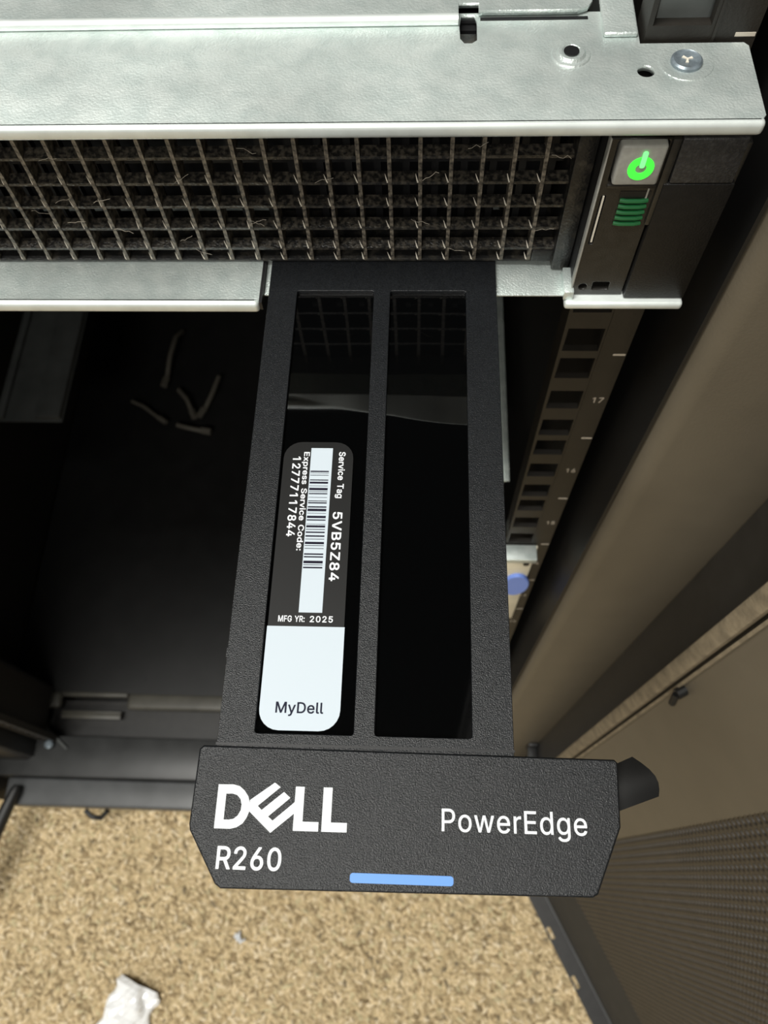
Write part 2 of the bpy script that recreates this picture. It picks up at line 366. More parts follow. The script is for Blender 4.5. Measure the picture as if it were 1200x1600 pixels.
BOLD_GLYPHS = {" ":[280,[]],"0":[470,[[219,-23,233,-24,286,-14,334,12,371,50,402,114,417,177,422,241,417,333,399,403,373,454,334,496,289,522,229,533,164,522,119,496,83,459,51,394,36,331,32,267,36,175,54,105,80,55,108,22,124,8,172,-16],[226,67,200,71,179,83,153,114,138,151,129,198,126,267,129,310,138,355,153,394,171,418,182,428,197,437,227,443,256,437,275,425,300,394,313,363,324,310,327,240,324,198,315,151,300,114,274,83,253,71]]],
"1":[470,[[208,-15,277,-16,287,-11,292,0,292,510,288,520,277,526,190,524,78,442,69,427,69,357,74,346,85,341,94,343,193,416,195,414,195,0,200,-11]]],
"2":[470,[[62,-15,389,-16,395,-14,403,-6,405,58,403,64,395,72,192,75,280,169,344,242,372,282,388,316,398,364,391,418,376,453,350,486,311,513,268,528,227,533,176,527,134,510,104,489,71,450,54,408,51,382,50,360,59,347,65,346,134,347,142,355,149,393,153,405,164,420,190,437,218,443,250,440,266,434,281,424,294,409,300,396,303,361,297,336,271,295,50,55,48,0,53,-11]]],
"4":[470,[[279,-15,344,-16,355,-11,360,0,360,88,413,89,424,94,429,105,429,163,424,174,415,179,360,180,360,319,355,330,344,335,281,335,275,333,267,325,265,180,138,180,327,505,325,516,313,525,245,526,239,524,231,516,29,172,24,160,24,105,29,94,40,89,265,88,266,0,270,-11]]],
"5":[470,[[212,-23,227,-24,281,-14,316,-1,357,31,382,66,402,114,408,160,405,201,394,238,375,274,352,302,331,319,313,330,266,347,241,350,205,348,176,342,155,334,165,433,169,436,373,437,381,445,382,451,382,510,378,520,368,525,95,526,85,520,80,511,51,265,51,252,56,241,67,236,131,230,169,251,193,258,223,260,242,257,266,248,285,232,298,214,307,192,310,154,307,133,300,112,286,94,268,79,245,70,223,66,200,68,179,76,149,103,143,114,138,136,130,144,59,146,53,144,45,136,44,124,51,85,71,48,98,18,136,-5,175,-19]]],
"7":[470,[[94,-15,166,-16,177,-11,181,-5,406,442,408,510,406,516,398,524,61,526,55,524,47,516,45,451,50,441,59,436,295,436,297,433,83,9,81,3,83,-6]]],
"8":[470,[[216,-23,235,-24,278,-19,322,-5,361,19,393,54,409,87,417,126,414,168,402,204,384,232,363,253,342,267,372,297,393,339,399,382,394,415,388,433,373,462,351,487,316,512,269,528,229,533,184,528,139,513,103,490,74,456,60,426,56,402,54,372,58,343,80,298,110,267,92,255,69,232,54,210,39,172,36,148,36,124,42,88,62,51,91,20,131,-5,176,-19],[212,67,176,74,156,87,143,101,135,117,132,136,138,168,145,180,159,196,178,209,196,215,233,218,250,216,274,209,300,189,309,178,316,162,320,133,315,112,308,100,295,86,275,74,254,68],[220,307,205,308,187,314,172,324,160,338,152,358,152,391,164,417,184,434,208,442,245,442,271,432,281,425,294,411,302,384,300,357,287,332,268,316,247,308]]],
":":[205,[[88,-20,116,-17,138,-5,153,16,158,36,153,67,141,84,121,98,97,104,70,98,51,85,38,66,33,43,38,16,50,-2,70,-16],[90,255,121,259,139,271,153,291,158,310,154,337,141,360,121,374,100,378,70,374,51,361,38,342,33,318,38,292,50,274,71,259]]],
"B":[473,[[57,-15,265,-16,302,-13,350,2,382,22,392,30,415,60,429,94,435,133,430,177,417,211,398,237,376,256,358,267,386,289,403,315,411,337,414,361,411,411,399,444,388,461,370,482,337,506,292,521,248,526,59,526,53,524,45,516,44,510,44,0,48,-11],[142,74,142,214,245,215,274,212,299,203,311,194,327,177,336,157,338,133,333,111,317,92,290,79,250,74],[142,302,142,435,241,436,272,431,298,418,313,399,319,372,316,351,302,327,281,311,259,304,244,302]]],
"C":[527,[[258,-23,296,-22,340,-13,380,4,415,27,440,49,463,84,478,117,489,154,487,166,475,176,401,174,392,165,387,145,375,123,352,99,334,86,310,76,271,70,226,76,193,91,164,117,140,153,126,195,120,247,126,313,140,357,150,373,163,392,194,419,227,434,259,438,284,438,308,434,346,416,368,396,385,367,392,343,401,334,473,332,479,334,487,342,489,354,483,378,463,426,440,459,413,484,382,504,347,519,307,530,271,533,206,526,191,521,143,500,90,454,56,402,48,382,32,331,24,267,24,241,32,175,54,109,89,55,134,16,152,5,202,-16]]],
"E":[436,[[57,-15,376,-16,382,-14,390,-6,392,58,386,69,377,74,143,74,141,76,142,212,356,212,367,217,372,228,372,286,367,297,358,302,142,302,142,435,379,437,387,445,388,451,388,510,387,516,379,524,59,526,53,524,45,516,44,510,44,0,48,-11]]],
"F":[427,[[57,-15,125,-16,131,-14,139,-6,142,204,347,204,358,210,363,220,363,279,361,285,353,293,142,295,142,435,376,437,384,445,386,451,386,510,384,516,376,524,59,526,53,524,45,516,44,510,44,0,48,-11]]],
"G":[537,[[260,-23,275,-24,337,-14,385,4,431,38,466,84,486,132,495,198,495,256,493,262,485,270,281,272,272,267,267,256,267,198,272,187,283,182,396,181,393,160,382,133,364,107,340,88,328,82,301,72,269,70,233,74,202,86,192,91,162,118,140,153,126,193,120,261,126,313,140,357,162,391,191,417,227,434,257,438,292,437,325,426,355,406,373,384,393,342,401,334,475,332,485,337,490,346,483,384,465,423,441,457,418,479,382,504,347,519,305,530,269,533,193,522,140,498,90,456,56,403,47,381,30,330,24,268,24,240,30,177,53,111,92,52,145,8,202,-16]]],
"M":[645,[[57,-15,122,-16,133,-11,138,-2,139,327,270,-6,278,-14,284,-16,343,-16,354,-11,358,-5,487,325,488,-2,493,-11,503,-16,569,-16,580,-11,585,0,585,510,580,520,569,526,475,526,469,524,461,516,314,131,292,195,168,516,160,524,154,526,59,526,48,520,44,510,44,0,48,-11]]],
"R":[466,[[57,-15,125,-16,131,-14,139,-6,141,180,143,182,236,182,336,-5,346,-14,428,-16,434,-14,442,-6,444,4,436,21,339,199,377,227,403,261,421,304,426,349,421,399,405,441,379,477,343,503,293,521,245,526,59,526,53,524,45,516,44,510,44,0,48,-11],[142,272,142,435,236,436,266,432,293,423,310,410,319,397,325,379,328,351,321,312,306,292,289,281,260,274]]],
"S":[464,[[208,-24,238,-25,283,-20,328,-5,370,21,397,51,418,91,424,132,422,174,412,201,393,229,370,250,319,279,179,322,158,333,144,345,135,358,132,373,134,391,142,408,159,424,176,434,212,442,232,442,263,437,292,423,312,402,321,372,329,364,401,362,407,364,415,372,417,385,409,423,389,461,361,490,323,513,274,528,230,533,182,528,154,521,125,510,92,490,64,461,44,423,36,381,38,343,45,318,65,287,74,277,118,247,184,221,287,191,306,180,319,168,327,153,328,135,322,114,316,103,301,88,280,76,253,68,212,66,173,74,152,85,142,94,126,115,120,142,110,152,37,154,26,148,21,138,32,87,51,49,80,18,122,-7,169,-20]]],
"T":[466,[[190,-15,257,-16,268,-11,273,0,274,435,424,437,432,445,434,451,434,510,432,516,424,524,31,526,25,524,17,516,15,451,17,445,25,437,175,436,177,433,177,0,182,-11]]],
"V":[497,[[201,-15,280,-16,286,-14,294,-6,478,502,477,516,469,524,394,526,388,524,380,516,241,112,208,211,100,514,96,520,85,526,16,526,10,524,2,516,0,505,5,490,185,3,191,-10]]],
"Y":[489,[[200,-15,269,-16,275,-14,283,-6,285,204,466,495,471,510,469,516,461,524,380,526,368,520,236,302,103,520,92,526,16,526,10,524,2,516,0,507,5,495,186,204,186,0,191,-11]]],
"Z":[455,[[39,-15,400,-16,406,-14,414,-6,416,58,410,69,401,74,151,75,412,454,414,510,412,516,404,524,40,526,34,524,26,516,24,451,29,441,38,436,287,435,29,57,26,48,26,0,30,-11]]],
"a":[406,[[147,-24,188,-24,218,-16,242,-4,259,8,266,-11,277,-16,338,-16,349,-11,354,-2,354,255,349,294,336,330,317,356,298,372,274,386,239,396,197,401,166,400,130,392,101,381,69,360,57,348,42,330,26,297,27,283,35,275,98,257,112,262,125,284,143,300,173,312,218,312,237,304,253,286,260,258,254,248,125,228,88,216,71,209,46,191,27,168,20,148,14,114,16,81,20,66,37,32,55,11,83,-8,122,-22],[161,62,139,67,127,73,114,84,110,94,110,111,117,129,143,144,259,164,260,139,256,120,249,102,237,87,218,73,199,65]]],
"c":[413,[[202,-24,232,-24,265,-17,292,-7,317,8,337,24,354,45,370,73,380,99,378,109,370,117,313,132,302,132,292,127,279,100,259,79,238,68,200,64,179,67,156,79,137,100,126,118,114,165,112,190,116,222,123,252,137,276,157,297,179,309,190,311,214,312,236,309,259,298,277,277,290,251,302,245,368,262,378,274,376,288,363,318,342,346,322,364,298,380,269,392,238,400,215,401,169,396,148,392,110,375,69,340,41,298,23,243,18,199,18,175,24,127,41,78,68,37,101,7,116,-2,157,-19]]],
"d":[441,[[190,-24,229,-22,256,-13,283,4,296,16,299,-6,311,-16,373,-16,379,-14,387,-6,388,0,388,510,387,516,379,524,310,526,304,524,296,516,293,365,262,387,230,398,193,401,148,395,106,377,68,346,39,298,23,249,18,204,18,174,22,130,39,78,67,34,100,4,148,-19],[203,64,175,68,156,79,138,97,125,123,117,147,112,193,116,225,123,255,137,279,155,297,178,309,211,312,232,309,253,299,271,280,285,256,288,246,292,226,296,184,291,145,285,124,271,97,253,79,230,67]]],
"e":[421,[[207,-24,251,-22,281,-14,324,7,348,28,369,57,381,85,379,99,367,108,305,122,293,116,283,97,268,80,251,70,226,64,190,65,160,76,140,93,125,114,116,151,373,152,382,157,387,166,387,214,384,247,372,291,355,324,334,349,305,374,278,387,233,400,202,401,154,395,119,380,102,370,67,338,39,295,23,246,18,175,23,132,41,78,69,36,101,7,116,-2,158,-19],[116,238,125,264,140,286,155,299,176,309,196,312,227,311,253,300,271,282,280,267,289,240,287,238]]],
"g":[442,[[195,-167,251,-164,299,-151,323,-137,337,-128,362,-101,384,-57,388,-17,388,379,384,390,374,395,307,393,299,385,296,363,262,387,224,400,193,401,151,395,137,390,101,374,67,342,39,300,23,250,18,205,18,177,23,132,41,81,70,40,104,13,127,2,149,-7,188,-12,232,-8,259,1,294,22,294,-24,288,-42,271,-62,244,-76,202,-80,182,-79,161,-73,143,-62,115,-31,103,-25,83,-31,46,-52,36,-62,34,-68,36,-77,52,-103,73,-124,97,-142,131,-157,164,-164],[203,76,178,79,158,88,137,107,123,132,116,156,112,196,119,238,125,256,138,280,158,300,178,309,211,312,232,309,253,299,273,279,285,258,292,231,296,189,292,154,285,127,274,109,255,90,242,83,230,78]]],
"i":[184,[[50,-15,115,-16,125,-11,130,0,130,379,126,390,115,395,52,395,41,390,36,379,36,0,41,-11],[76,427,98,428,123,441,136,457,142,478,138,507,128,522,107,536,89,540,64,537,44,526,29,507,24,486,29,460,39,447,59,431]]],
"o":[432,[[202,-24,257,-19,278,-11,311,4,345,34,378,87,393,130,398,178,393,246,375,297,345,342,307,375,259,395,209,401,157,395,116,378,101,369,69,340,41,298,23,243,18,199,18,175,24,127,41,78,68,37,101,7,116,-2,157,-19],[199,64,179,67,164,74,155,80,137,100,122,129,116,153,112,190,116,222,123,252,137,276,156,297,179,309,214,312,236,309,259,297,282,271,292,250,300,220,302,171,291,121,280,102,267,87,259,79,236,67]]],
"p":[441,[[50,-159,115,-160,121,-158,129,-150,131,13,166,-11,196,-22,232,-25,277,-19,320,1,347,23,360,36,385,76,402,130,404,147,406,198,402,249,385,300,360,340,328,371,313,380,277,395,226,401,196,398,166,389,130,363,127,385,115,395,52,395,46,393,38,385,36,379,36,-144,41,-155],[218,64,194,67,182,73,170,80,150,102,141,120,132,154,130,207,132,225,140,255,154,282,171,298,187,306,214,312,226,312,247,309,268,299,291,274,301,253,309,223,310,172,301,126,286,97,268,79,247,67]]],
"r":[276,[[50,-15,115,-16,121,-14,129,-6,130,238,134,259,140,274,147,283,170,302,206,310,244,305,254,310,260,321,260,385,258,391,250,399,205,401,184,398,143,381,130,371,127,385,119,393,113,395,52,395,46,393,38,385,36,0,41,-11]]],
"s":[382,[[176,-24,232,-20,266,-10,301,12,327,39,343,75,348,105,340,150,318,183,292,202,280,210,257,218,152,247,135,256,128,265,126,277,129,291,142,304,160,312,179,316,214,312,232,303,244,288,256,267,266,262,277,262,323,272,335,278,339,283,340,294,328,325,313,348,291,370,257,389,224,398,191,401,148,398,109,386,77,367,54,345,36,313,33,300,30,271,36,235,60,196,95,172,149,152,211,138,229,132,241,125,249,115,250,108,247,90,233,76,214,67,185,62,154,65,134,74,119,90,106,118,95,124,31,110,25,105,20,94,32,52,50,27,72,6,110,-14,143,-22]]],
"v":[406,[[159,-15,227,-16,233,-14,241,-6,385,369,387,381,377,393,304,395,298,393,290,385,194,120,97,389,85,395,17,395,11,393,3,385,2,379,3,367,141,9,150,-11]]],
"x":[396,[[20,-15,92,-16,103,-11,166,82,188,120,275,-11,286,-16,358,-16,368,-11,374,0,370,12,245,192,364,367,368,379,362,390,352,395,280,395,269,390,215,309,191,268,112,390,101,395,29,395,18,390,14,379,17,367,134,195,8,10,6,4,8,-6]]]}
MEDIUM_GLYPHS = {"0":[464,[[219,-17,233,-18,281,-10,328,15,368,56,396,114,411,177,416,241,411,333,394,399,367,453,328,493,287,516,229,527,175,520,166,516,125,493,86,453,57,394,42,331,38,267,42,175,59,109,86,57,125,14,172,-10],[226,61,196,67,170,82,149,109,134,145,123,198,120,267,123,310,132,357,149,399,168,424,181,434,196,443,227,449,257,443,272,434,285,424,304,399,319,363,330,310,333,240,330,198,321,151,304,109,283,82,263,70,253,65]]],
"2":[464,[[62,-9,389,-10,399,-2,399,58,391,68,177,69,278,175,341,248,366,283,382,316,392,364,387,414,370,451,346,480,307,509,268,522,227,527,176,521,136,504,110,486,75,445,60,408,57,382,56,360,64,352,128,352,133,353,138,360,141,390,150,411,159,423,185,441,202,447,218,449,250,446,268,440,286,428,298,414,304,400,308,390,309,361,301,331,291,312,274,289,56,54,54,0]]],
"6":[464,[[218,-17,233,-18,274,-13,319,7,346,28,373,61,394,109,399,145,399,169,394,205,379,246,358,273,323,303,281,320,242,324,208,322,330,501,331,511,322,520,251,520,241,512,131,351,92,289,69,241,57,201,54,150,58,112,72,73,88,50,107,28,137,5,178,-11],[221,59,197,64,179,73,161,86,149,105,138,132,136,171,138,184,147,208,161,228,181,243,199,251,232,254,257,249,274,242,291,228,304,208,313,186,316,154,313,130,306,109,287,83,274,73,251,62]]],
"D":[513,[[57,-9,232,-10,295,-2,350,19,373,32,402,57,426,85,445,120,466,183,472,246,466,327,444,394,427,424,397,458,361,486,296,512,232,520,59,520,51,514,50,510,50,0],[136,68,136,441,223,442,263,437,274,435,314,419,345,393,367,360,384,307,388,258,386,217,384,201,369,153,343,114,313,91,280,77,265,72,221,68]]],
"M":[639,[[57,-9,122,-10,128,-7,132,0,133,361,159,288,275,-2,284,-10,343,-10,352,-3,493,358,494,-2,503,-10,569,-10,576,-6,579,0,579,510,575,516,569,520,475,520,467,514,345,201,314,111,288,190,162,514,154,520,59,520,52,516,50,510,50,0]]],
"R":[460,[[57,-9,125,-10,135,-2,135,186,137,188,239,188,346,-7,352,-10,428,-10,436,-5,438,4,430,19,330,202,371,230,397,262,415,304,420,349,415,399,399,439,376,472,341,497,293,515,245,520,59,520,51,514,50,510,50,0],[136,266,136,441,236,442,266,438,292,431,312,417,325,397,332,378,334,351,331,325,325,307,312,289,293,277,260,268]]],
"e":[415,[[207,-18,253,-16,286,-7,317,10,345,34,363,58,375,85,373,97,367,102,305,116,296,110,279,82,256,65,226,58,181,61,155,71,136,88,119,114,110,147,110,157,371,158,377,161,381,168,381,214,378,247,367,286,349,322,332,343,299,371,274,383,233,394,202,395,154,389,124,375,108,367,70,332,44,291,29,246,24,201,24,175,29,132,45,82,72,42,107,10,121,2,158,-13],[110,232,110,240,119,265,134,288,151,303,175,315,196,318,235,315,259,304,274,288,286,268,297,234,295,232]]],
"l":[200,[[134,-12,166,-12,182,-8,190,0,190,12,178,60,170,65,137,64,133,65,129,69,124,88,124,510,122,516,115,520,52,520,46,516,42,510,42,81,46,48,63,16,70,10,97,-7]]],
"y":[400,[[78,-155,119,-154,146,-145,166,-132,186,-113,201,-90,216,-59,381,373,381,381,376,387,371,389,304,389,296,384,194,101,94,382,85,389,17,389,9,384,8,372,151,0,132,-53,114,-74,100,-79,59,-76,50,-84,36,-141,41,-147,49,-151]]]}

def text(name, body, x0, x1, y0, y1, m, mapf, parent, weight=0, turn=False, spacing=1.0):
    """lettering fitted into the box x0..x1, y0..y1; turn = reads downwards with letter tops to the right"""
    cu = bpy.data.curves.new('tmp', 'CURVE')
    cu.dimensions = '2D'
    cu.fill_mode = 'BOTH'
    cu.extrude = 4
    pen = 0.0
    for ch in body:
        adv, loops = {0: GLYPHS, 1: MEDIUM_GLYPHS, 2: BOLD_GLYPHS}[weight][ch]
        for lp in loops:
            sp = cu.splines.new('POLY')
            n = len(lp) // 2
            sp.points.add(n - 1)
            for i in range(n): sp.points[i].co = (pen + lp[2 * i], lp[2 * i + 1], 0, 1)
            sp.use_cyclic_u = True
        pen += adv * spacing
    me = curve_mesh(cu)
    co = np.array([v.co[:] for v in me.vertices])
    lo, hi = co.min(0), co.max(0)
    t = (co - lo) / np.maximum(hi - lo, 1e-9)
    for v, q in zip(me.vertices, t):
        if turn:
            v.co = mapf(x0 + (x1 - x0) * q[1], y1 + (y0 - y1) * q[0], 0.03 * q[2])
        else:
            v.co = mapf(x0 + (x1 - x0) * q[0], y0 + (y1 - y0) * q[1], 0.03 * q[2])
    me.name = name
    me.materials.clear()
    return mesh_obj(name, me, m, parent)

# ================================================================== FLOOR
fm = bpy.data.materials.new('beige_carpet_backing')
fm.use_nodes = True
nt = fm.node_tree
p = nt.nodes['Principled BSDF']
p.inputs['Roughness'].default_value = 0.95
tcn = nt.nodes.new('ShaderNodeTexCoord')
nz = nt.nodes.new('ShaderNodeTexNoise'); nz.inputs['Scale'].default_value = 150; nz.inputs['Detail'].default_value = 3
rp = nt.nodes.new('ShaderNodeValToRGB')
rp.color_ramp.elements[0].position = 0.36; rp.color_ramp.elements[0].color = (0.20, 0.145, 0.075, 1)
rp.color_ramp.elements[1].position = 0.60; rp.color_ramp.elements[1].color = (0.50, 0.40, 0.235, 1)
nt.links.new(tcn.outputs['Object'], nz.inputs['Vector'])
nt.links.new(nz.outputs['Fac'], rp.inputs[0]); nt.links.new(rp.outputs[0], p.inputs['Base Color'])
floor = MB().box(-2500, 2500, -2600, 1500, FL + 4.0, FL + 60).build('floor', fm)
tag(floor, 'beige speckled carpet floor in front of the rack', None, None, 'structure')

def carpet_pile():
    nx, ny = 300, 160
    gx, gy = np.meshgrid(np.linspace(-0.78, 0.72, nx), np.linspace(-0.72, 0.02, ny), indexing='ij')
    n = nx * ny
    cx = gx.ravel() + rng.normal(0, 0.0016, n); cy = gy.ravel() + rng.normal(0, 0.0016, n)
    base = np.array([(1, 0, 0), (0, 1, 0), (-1, 0, 0), (0, -1, 0), (0, 0, 1), (0, 0, -1)], float)
    a = rng.normal(2.5, 0.9, n); L = rng.uniform(0.0032, 0.0066, n); Wd = rng.uniform(0.0019, 0.0030, n); H = rng.uniform(0.003, 0.0055, n)
    tilt = rng.normal(0, 0.35, n)
    lx = base[None, :, 0] * L[:, None]; ly = base[None, :, 1] * Wd[:, None]
    lz = base[None, :, 2] * H[:, None] + np.tan(tilt)[:, None] * lx * 0.7
    x = cx[:, None] + lx * np.cos(a)[:, None] - ly * np.sin(a)[:, None]
    y = cy[:, None] + lx * np.sin(a)[:, None] + ly * np.cos(a)[:, None]
    z = lz + rng.normal(-0.0042, 0.0010, n)[:, None]
    V = np.stack([x, y, z], -1).reshape(-1, 3)
    tri = np.array([(0, 1, 4), (1, 2, 4), (2, 3, 4), (3, 0, 4)])
    F = (tri[None] + (np.arange(n) * 6)[:, None, None]).reshape(-1, 3)
    me = bpy.data.meshes.new('carpet_pile')
    me.from_pydata(V.tolist(), [], F.tolist())
    pal = np.array([(0.58, 0.47, 0.285), (0.50, 0.395, 0.225), (0.64, 0.54, 0.36), (0.40, 0.305, 0.165), (0.24, 0.175, 0.09), (0.13, 0.105, 0.065), (0.47, 0.41, 0.24)])
    k = rng.choice(7, n, p=[0.30, 0.25, 0.15, 0.14, 0.07, 0.02, 0.07])
    pal = pal * 0.8 + pal[:4].mean(0) * 0.2
    c = np.minimum(pal[k] * rng.uniform(0.9, 1.1, (n, 1)) * (1.15, 1.15, 1.2), 0.9)
    cc = np.repeat(np.concatenate([c, np.ones((n, 1))], 1), 6, axis=0)
    at = me.color_attributes.new('yarn', 'FLOAT_COLOR', 'POINT')
    at.data.foreach_set('color', cc.ravel())
    me.polygons.foreach_set('use_smooth', [True] * len(me.polygons))
    m = bpy.data.materials.new('speckled_carpet_yarn')
    m.use_nodes = True
    q = m.node_tree.nodes['Principled BSDF']
    q.inputs['Roughness'].default_value = 0.9
    q.inputs['Specular IOR Level'].default_value = 0.15
    an = m.node_tree.nodes.new('ShaderNodeAttribute'); an.attribute_name = 'yarn'
    m.node_tree.links.new(an.outputs['Color'], q.inputs['Base Color'])
    o = mesh_obj('carpet_pile', me, m, floor)
    tag(o, 'short twisted beige and brown carpet yarn', None, None, 'stuff')
carpet_pile()

wall = MB().box(-2500, 2500, 1500, 1600, FL - 2900, FL + 4).build('wall_back', mat('off_white_wall_paint', (0.62, 0.60, 0.55), 0.8, bump=0.1, bscale=300))
tag(wall, 'plain off-white wall behind the rack', None, None, 'structure')

# ================================================================== RACK CABINET
rack = thing('server_rack', 'black server rack cabinet with numbered square hole posts and open perforated door', 'rack', (-190, 100, FL))
PX = 41.9                       # centre of the right hole column
U = lambda n: 132.8 + (19 - n) * 44.45     # lower boundary of rack unit n (h)

def post(xc, sgn):
    b = MB()
    xl, xr = sorted((xc - sgn * 5.6, xc + sgn * 12.6))
    hl, hr = xc - 4.75, xc + 4.75
    top, bot = -800, 933
    b.box(xl, hl, 0, 2, top, bot)
    b.box(hr, xr, 0, 2, top, bot)
    edges = [top]
    for n in range(39, 0, -1):
        for c in (38.1, 22.225, 6.35):
            edges += [U(n) - c - 4.75, U(n) - c + 4.75]
    edges.append(bot)
    for i in range(0, len(edges), 2):
        if edges[i + 1] - edges[i] > 0.2: b.box(hl, hr, 0, 2, edges[i], edges[i + 1])
    # return flanges
    xin = xc - sgn * 5.6
    b.box(min(xin, xin + sgn * 1.6), max(xin, xin + sgn * 1.6), 2, 7, top, bot)
    xo = xc + sgn * 12.6
    b.box(min(xo, xo - sgn * 2), max(xo, xo - sgn * 2), 2, 60, top, bot)
    o = b.build('rack_post', POST, rack)
    # narrow raised crease beside the holes
    xk = xc + sgn * 5.6
    MB().box(xk - 0.25, xk + 0.25, -0.25, 0, top, bot).build('post_crease', POST, o)
    return o
pr = post(PX, 1)
pl = post(PX - 465, -1)
for n in range(12, 22):
    c = U(n) - 22.2
    text('unit_number', str(n), 50.0, 53.2, c + 1.35, c - 1.35, PRINT, FRONT(-0.03), pr)
    MB().box(51.0, 54.3, -0.06, 0.0, U(n) - 44.45 - 0.35, U(n) - 44.45 + 0.35).build('unit_mark', PRINT, pr)

# corner frames: face plate beside each post, then the inner cheek running forward
for sg, nm in ((1, 'corner_frame'), (-1, 'corner_frame')):
    cx = lambda d: -190.6 + sg * d
    x0, x1 = cx(252.3), cx(296.0)
    prof = [(x0, 24), (x0, -14), (x0 + sg * 1.0, -17.5), (x0 + sg * 3, -20.0), (x0 + sg * 6, -21), (x1, -21), (x1, -48), (x1 + sg * 2, -48), (x1 + sg * 2, -19), (x0 + sg * 7, -19), (x0 + sg * 3, -16), (x0 + sg * 2, -13), (x0 + sg * 2, 24)]
    b = MB()
    b.hexa([(x, y, -800) for x, y in prof], [(x, y, 936) for x, y in prof])
    fr = b.build(nm, TAUPE if sg > 0 else RACK, rack, smooth=True)  # right frame in the lit colour, left frame in plain black
    xe = sorted((x0 - sg * 0.9, x0 - sg * 0.1))
    MB().box(xe[0], xe[1], -17, 62, -800, 936).build('edge_shadow', RUBBER, fr)  # added dark strip paints the soft shadow beside the post
    # dark sheet painting the cheek's shade, and the black stop bracket near its foot
    MB().box(min(x1, x1 - sg * 0.6), max(x1, x1 - sg * 0.6), -47.5, -21.6, -800, 930).build('cheek_shade', RACK, fr)
    k = MB()
    xx = sorted((x1 - sg * 0.7, x1 - sg * 9))
    k.box(xx[0], xx[1], -46, -21.2, 716, 719); k.box(xx[0], xx[1], -24, -21.2, 707, 730)
    k.box(xx[0] + 2, xx[0] + 6, -44, -38, 712, 716)
    k.build('stop_bracket', RUBBER, fr, bevel=0.8)
    # outer side panel, and the wall between post and side panel
    MB().box(min(cx(298.2), cx(300)), max(cx(298.2), cx(300)), -62, 900, -900, 990).build('side_panel', RACK, rack)
    MB().box(min(cx(246), cx(298)), max(cx(246), cx(298)), 62, 64, -800, 936).build('recess_panel', RACK, rack)
    # level side channel deep in the rack
    b = MB()
    xa, xb = sorted((cx(210), cx(284)))
    b.box(xa, xb, 320, 820, 750, 752)
    b.box(xa, xa + 8, 322, 818, 744, 750)
    b.box(xb - 30, xb - 1, 322, 818, 742, 750)
    b.build('side_channel', GREYRAIL, rack, bevel=1)
# roof, back, rear uprights
MB().box(-490, 109, -60, 900, -904, -900).build('roof_panel', RACK, rack)
MB().box(-488, 107, 898, 902, -898, 990).build('rear_panel', RACK, rack)

# base: rear plate with rounded front edge, slot, front beam, lower front lip
b = MB(); b.box(-486, 105, 58, 896, 940, 944)
base_plate = b.build('base_plate', PLATE, rack)
MB().box(-345, 105, 40, 60, 939.4, 950).build('plate_edge', EDGE, base_plate, bevel=4.5, seg=4)
MB().box(-486, -425, 40, 60, 939.4, 950).build('plate_edge', EDGE, base_plate, bevel=4.5, seg=4)
MB().box(-425, -345, 54, 60, 939.4, 950).build('plate_edge', EDGE, base_plate, bevel=2, seg=3)
for (x, y) in ((-428, 84), (-329, 77), (-230, 73)):
    MB().lathe(x, y, [(3.2, 0), (3.0, 0.5)], at=940).build('bolt_head', DARK, base_plate)
MB().box(-486, 105, 8, 52, 958, 962).build('slot_floor', RACK, rack)
MB().box(-486, 105, -38, 7, 936, 975).build('base_beam', BASE, rack, bevel=1.5)
MB().box(-474, 105, -69, -38.6, 951, 982).build('base_lip', LIPM, rack, bevel=3, seg=3)
MB().box(-486, 105, -50, 896, 984, 992).build('base_frame', RACK, rack)
for (x, y) in ((-440, 60), (60, 60), (-440, 800), (60, 800)):
    MB().lathe(x, y, [(18, 0), (18, 6), (6, 7), (6, 24)], at=FL).build('levelling_foot', RUBBER, rack, smooth=True)
# levelling bracket with notch, ledge and bolts by the left post
b = MB()
b.box(-424, -352, 29, 36, 946, 950)
b.box(-424, -352, 36, 38, 946, 960)
brk = b.build('levelling_bracket', EDGE, rack, bevel=0.6)
MB().tube([(-470, 38, 936), (-455, 25, 934), (-432, 12, 936)], 5, 8).build('brace_bar', RUBBER, brk)
MB().tube([(-444, 50, 934), (-444, 8, 934)], 5, 8).build('brace_bar', RUBBER, brk)
MB().tube([(-437, 18, 930), (-424, 8, 934), (-404, -8, 935)], 2.0, 8).build('stay_rod', GREYRAIL, brk)
for (x, y) in ((-447, 31, ), (-464, 16), (-441, 8), (-424, -4)):
    MB().lathe(x, y, [(5.0, 0), (5.0, 2.5), (3.0, 3.6)], at=931, k=8).build('hex_bolt', STEEL, brk)
# small catch hanging on the lip
MB().tube([(-385, -71, 972), (-377, -78, 976), (-366, -79, 976), (-358, -71, 972)], 3.0, 8).build('lip_catch', RUBBER, rack, smooth=True)

# ---- open front door (shallow steel pan, perforated middle)
DP = Vector((148.0, -147.7)); DU = Vector((0.461, -0.8875)).normalized(); DN = Vector((DU.y, -DU.x))   # DN points to the viewer's side
def DW(s, w, h):                 # s along the door from a fixed point, w towards the viewer's side
    q = DP + DU * s + DN * w
    return (q.x, q.y, h)
def dbox(b, s0, s1, w0, w1, h0, h1):
    v = [DW(s, w, h) for h in (h1, h0) for s, w in ((s0, w0), (s1, w0), (s1, w1), (s0, w1))]
    return b.add(v, [(3, 2, 1, 0), (4, 5, 6, 7), (0, 1, 5, 4), (1, 2, 6, 5), (2, 3, 7, 6), (3, 0, 4, 7)])
DT, DB, SE = -880, 990, 480     # top, bottom, far edge of the door
MESH_LO = 800
b = MB()
dbox(b, -101, -49.6, -1.5, 0, DT, DB)             # hinge stile
dbox(b, 420, SE, -1.5, 0, DT, DB)                 # far stile
dbox(b, -49.6, 420, -1.5, 0, DT, DT + 120)
door = b.build('door', TAUPE, rack)
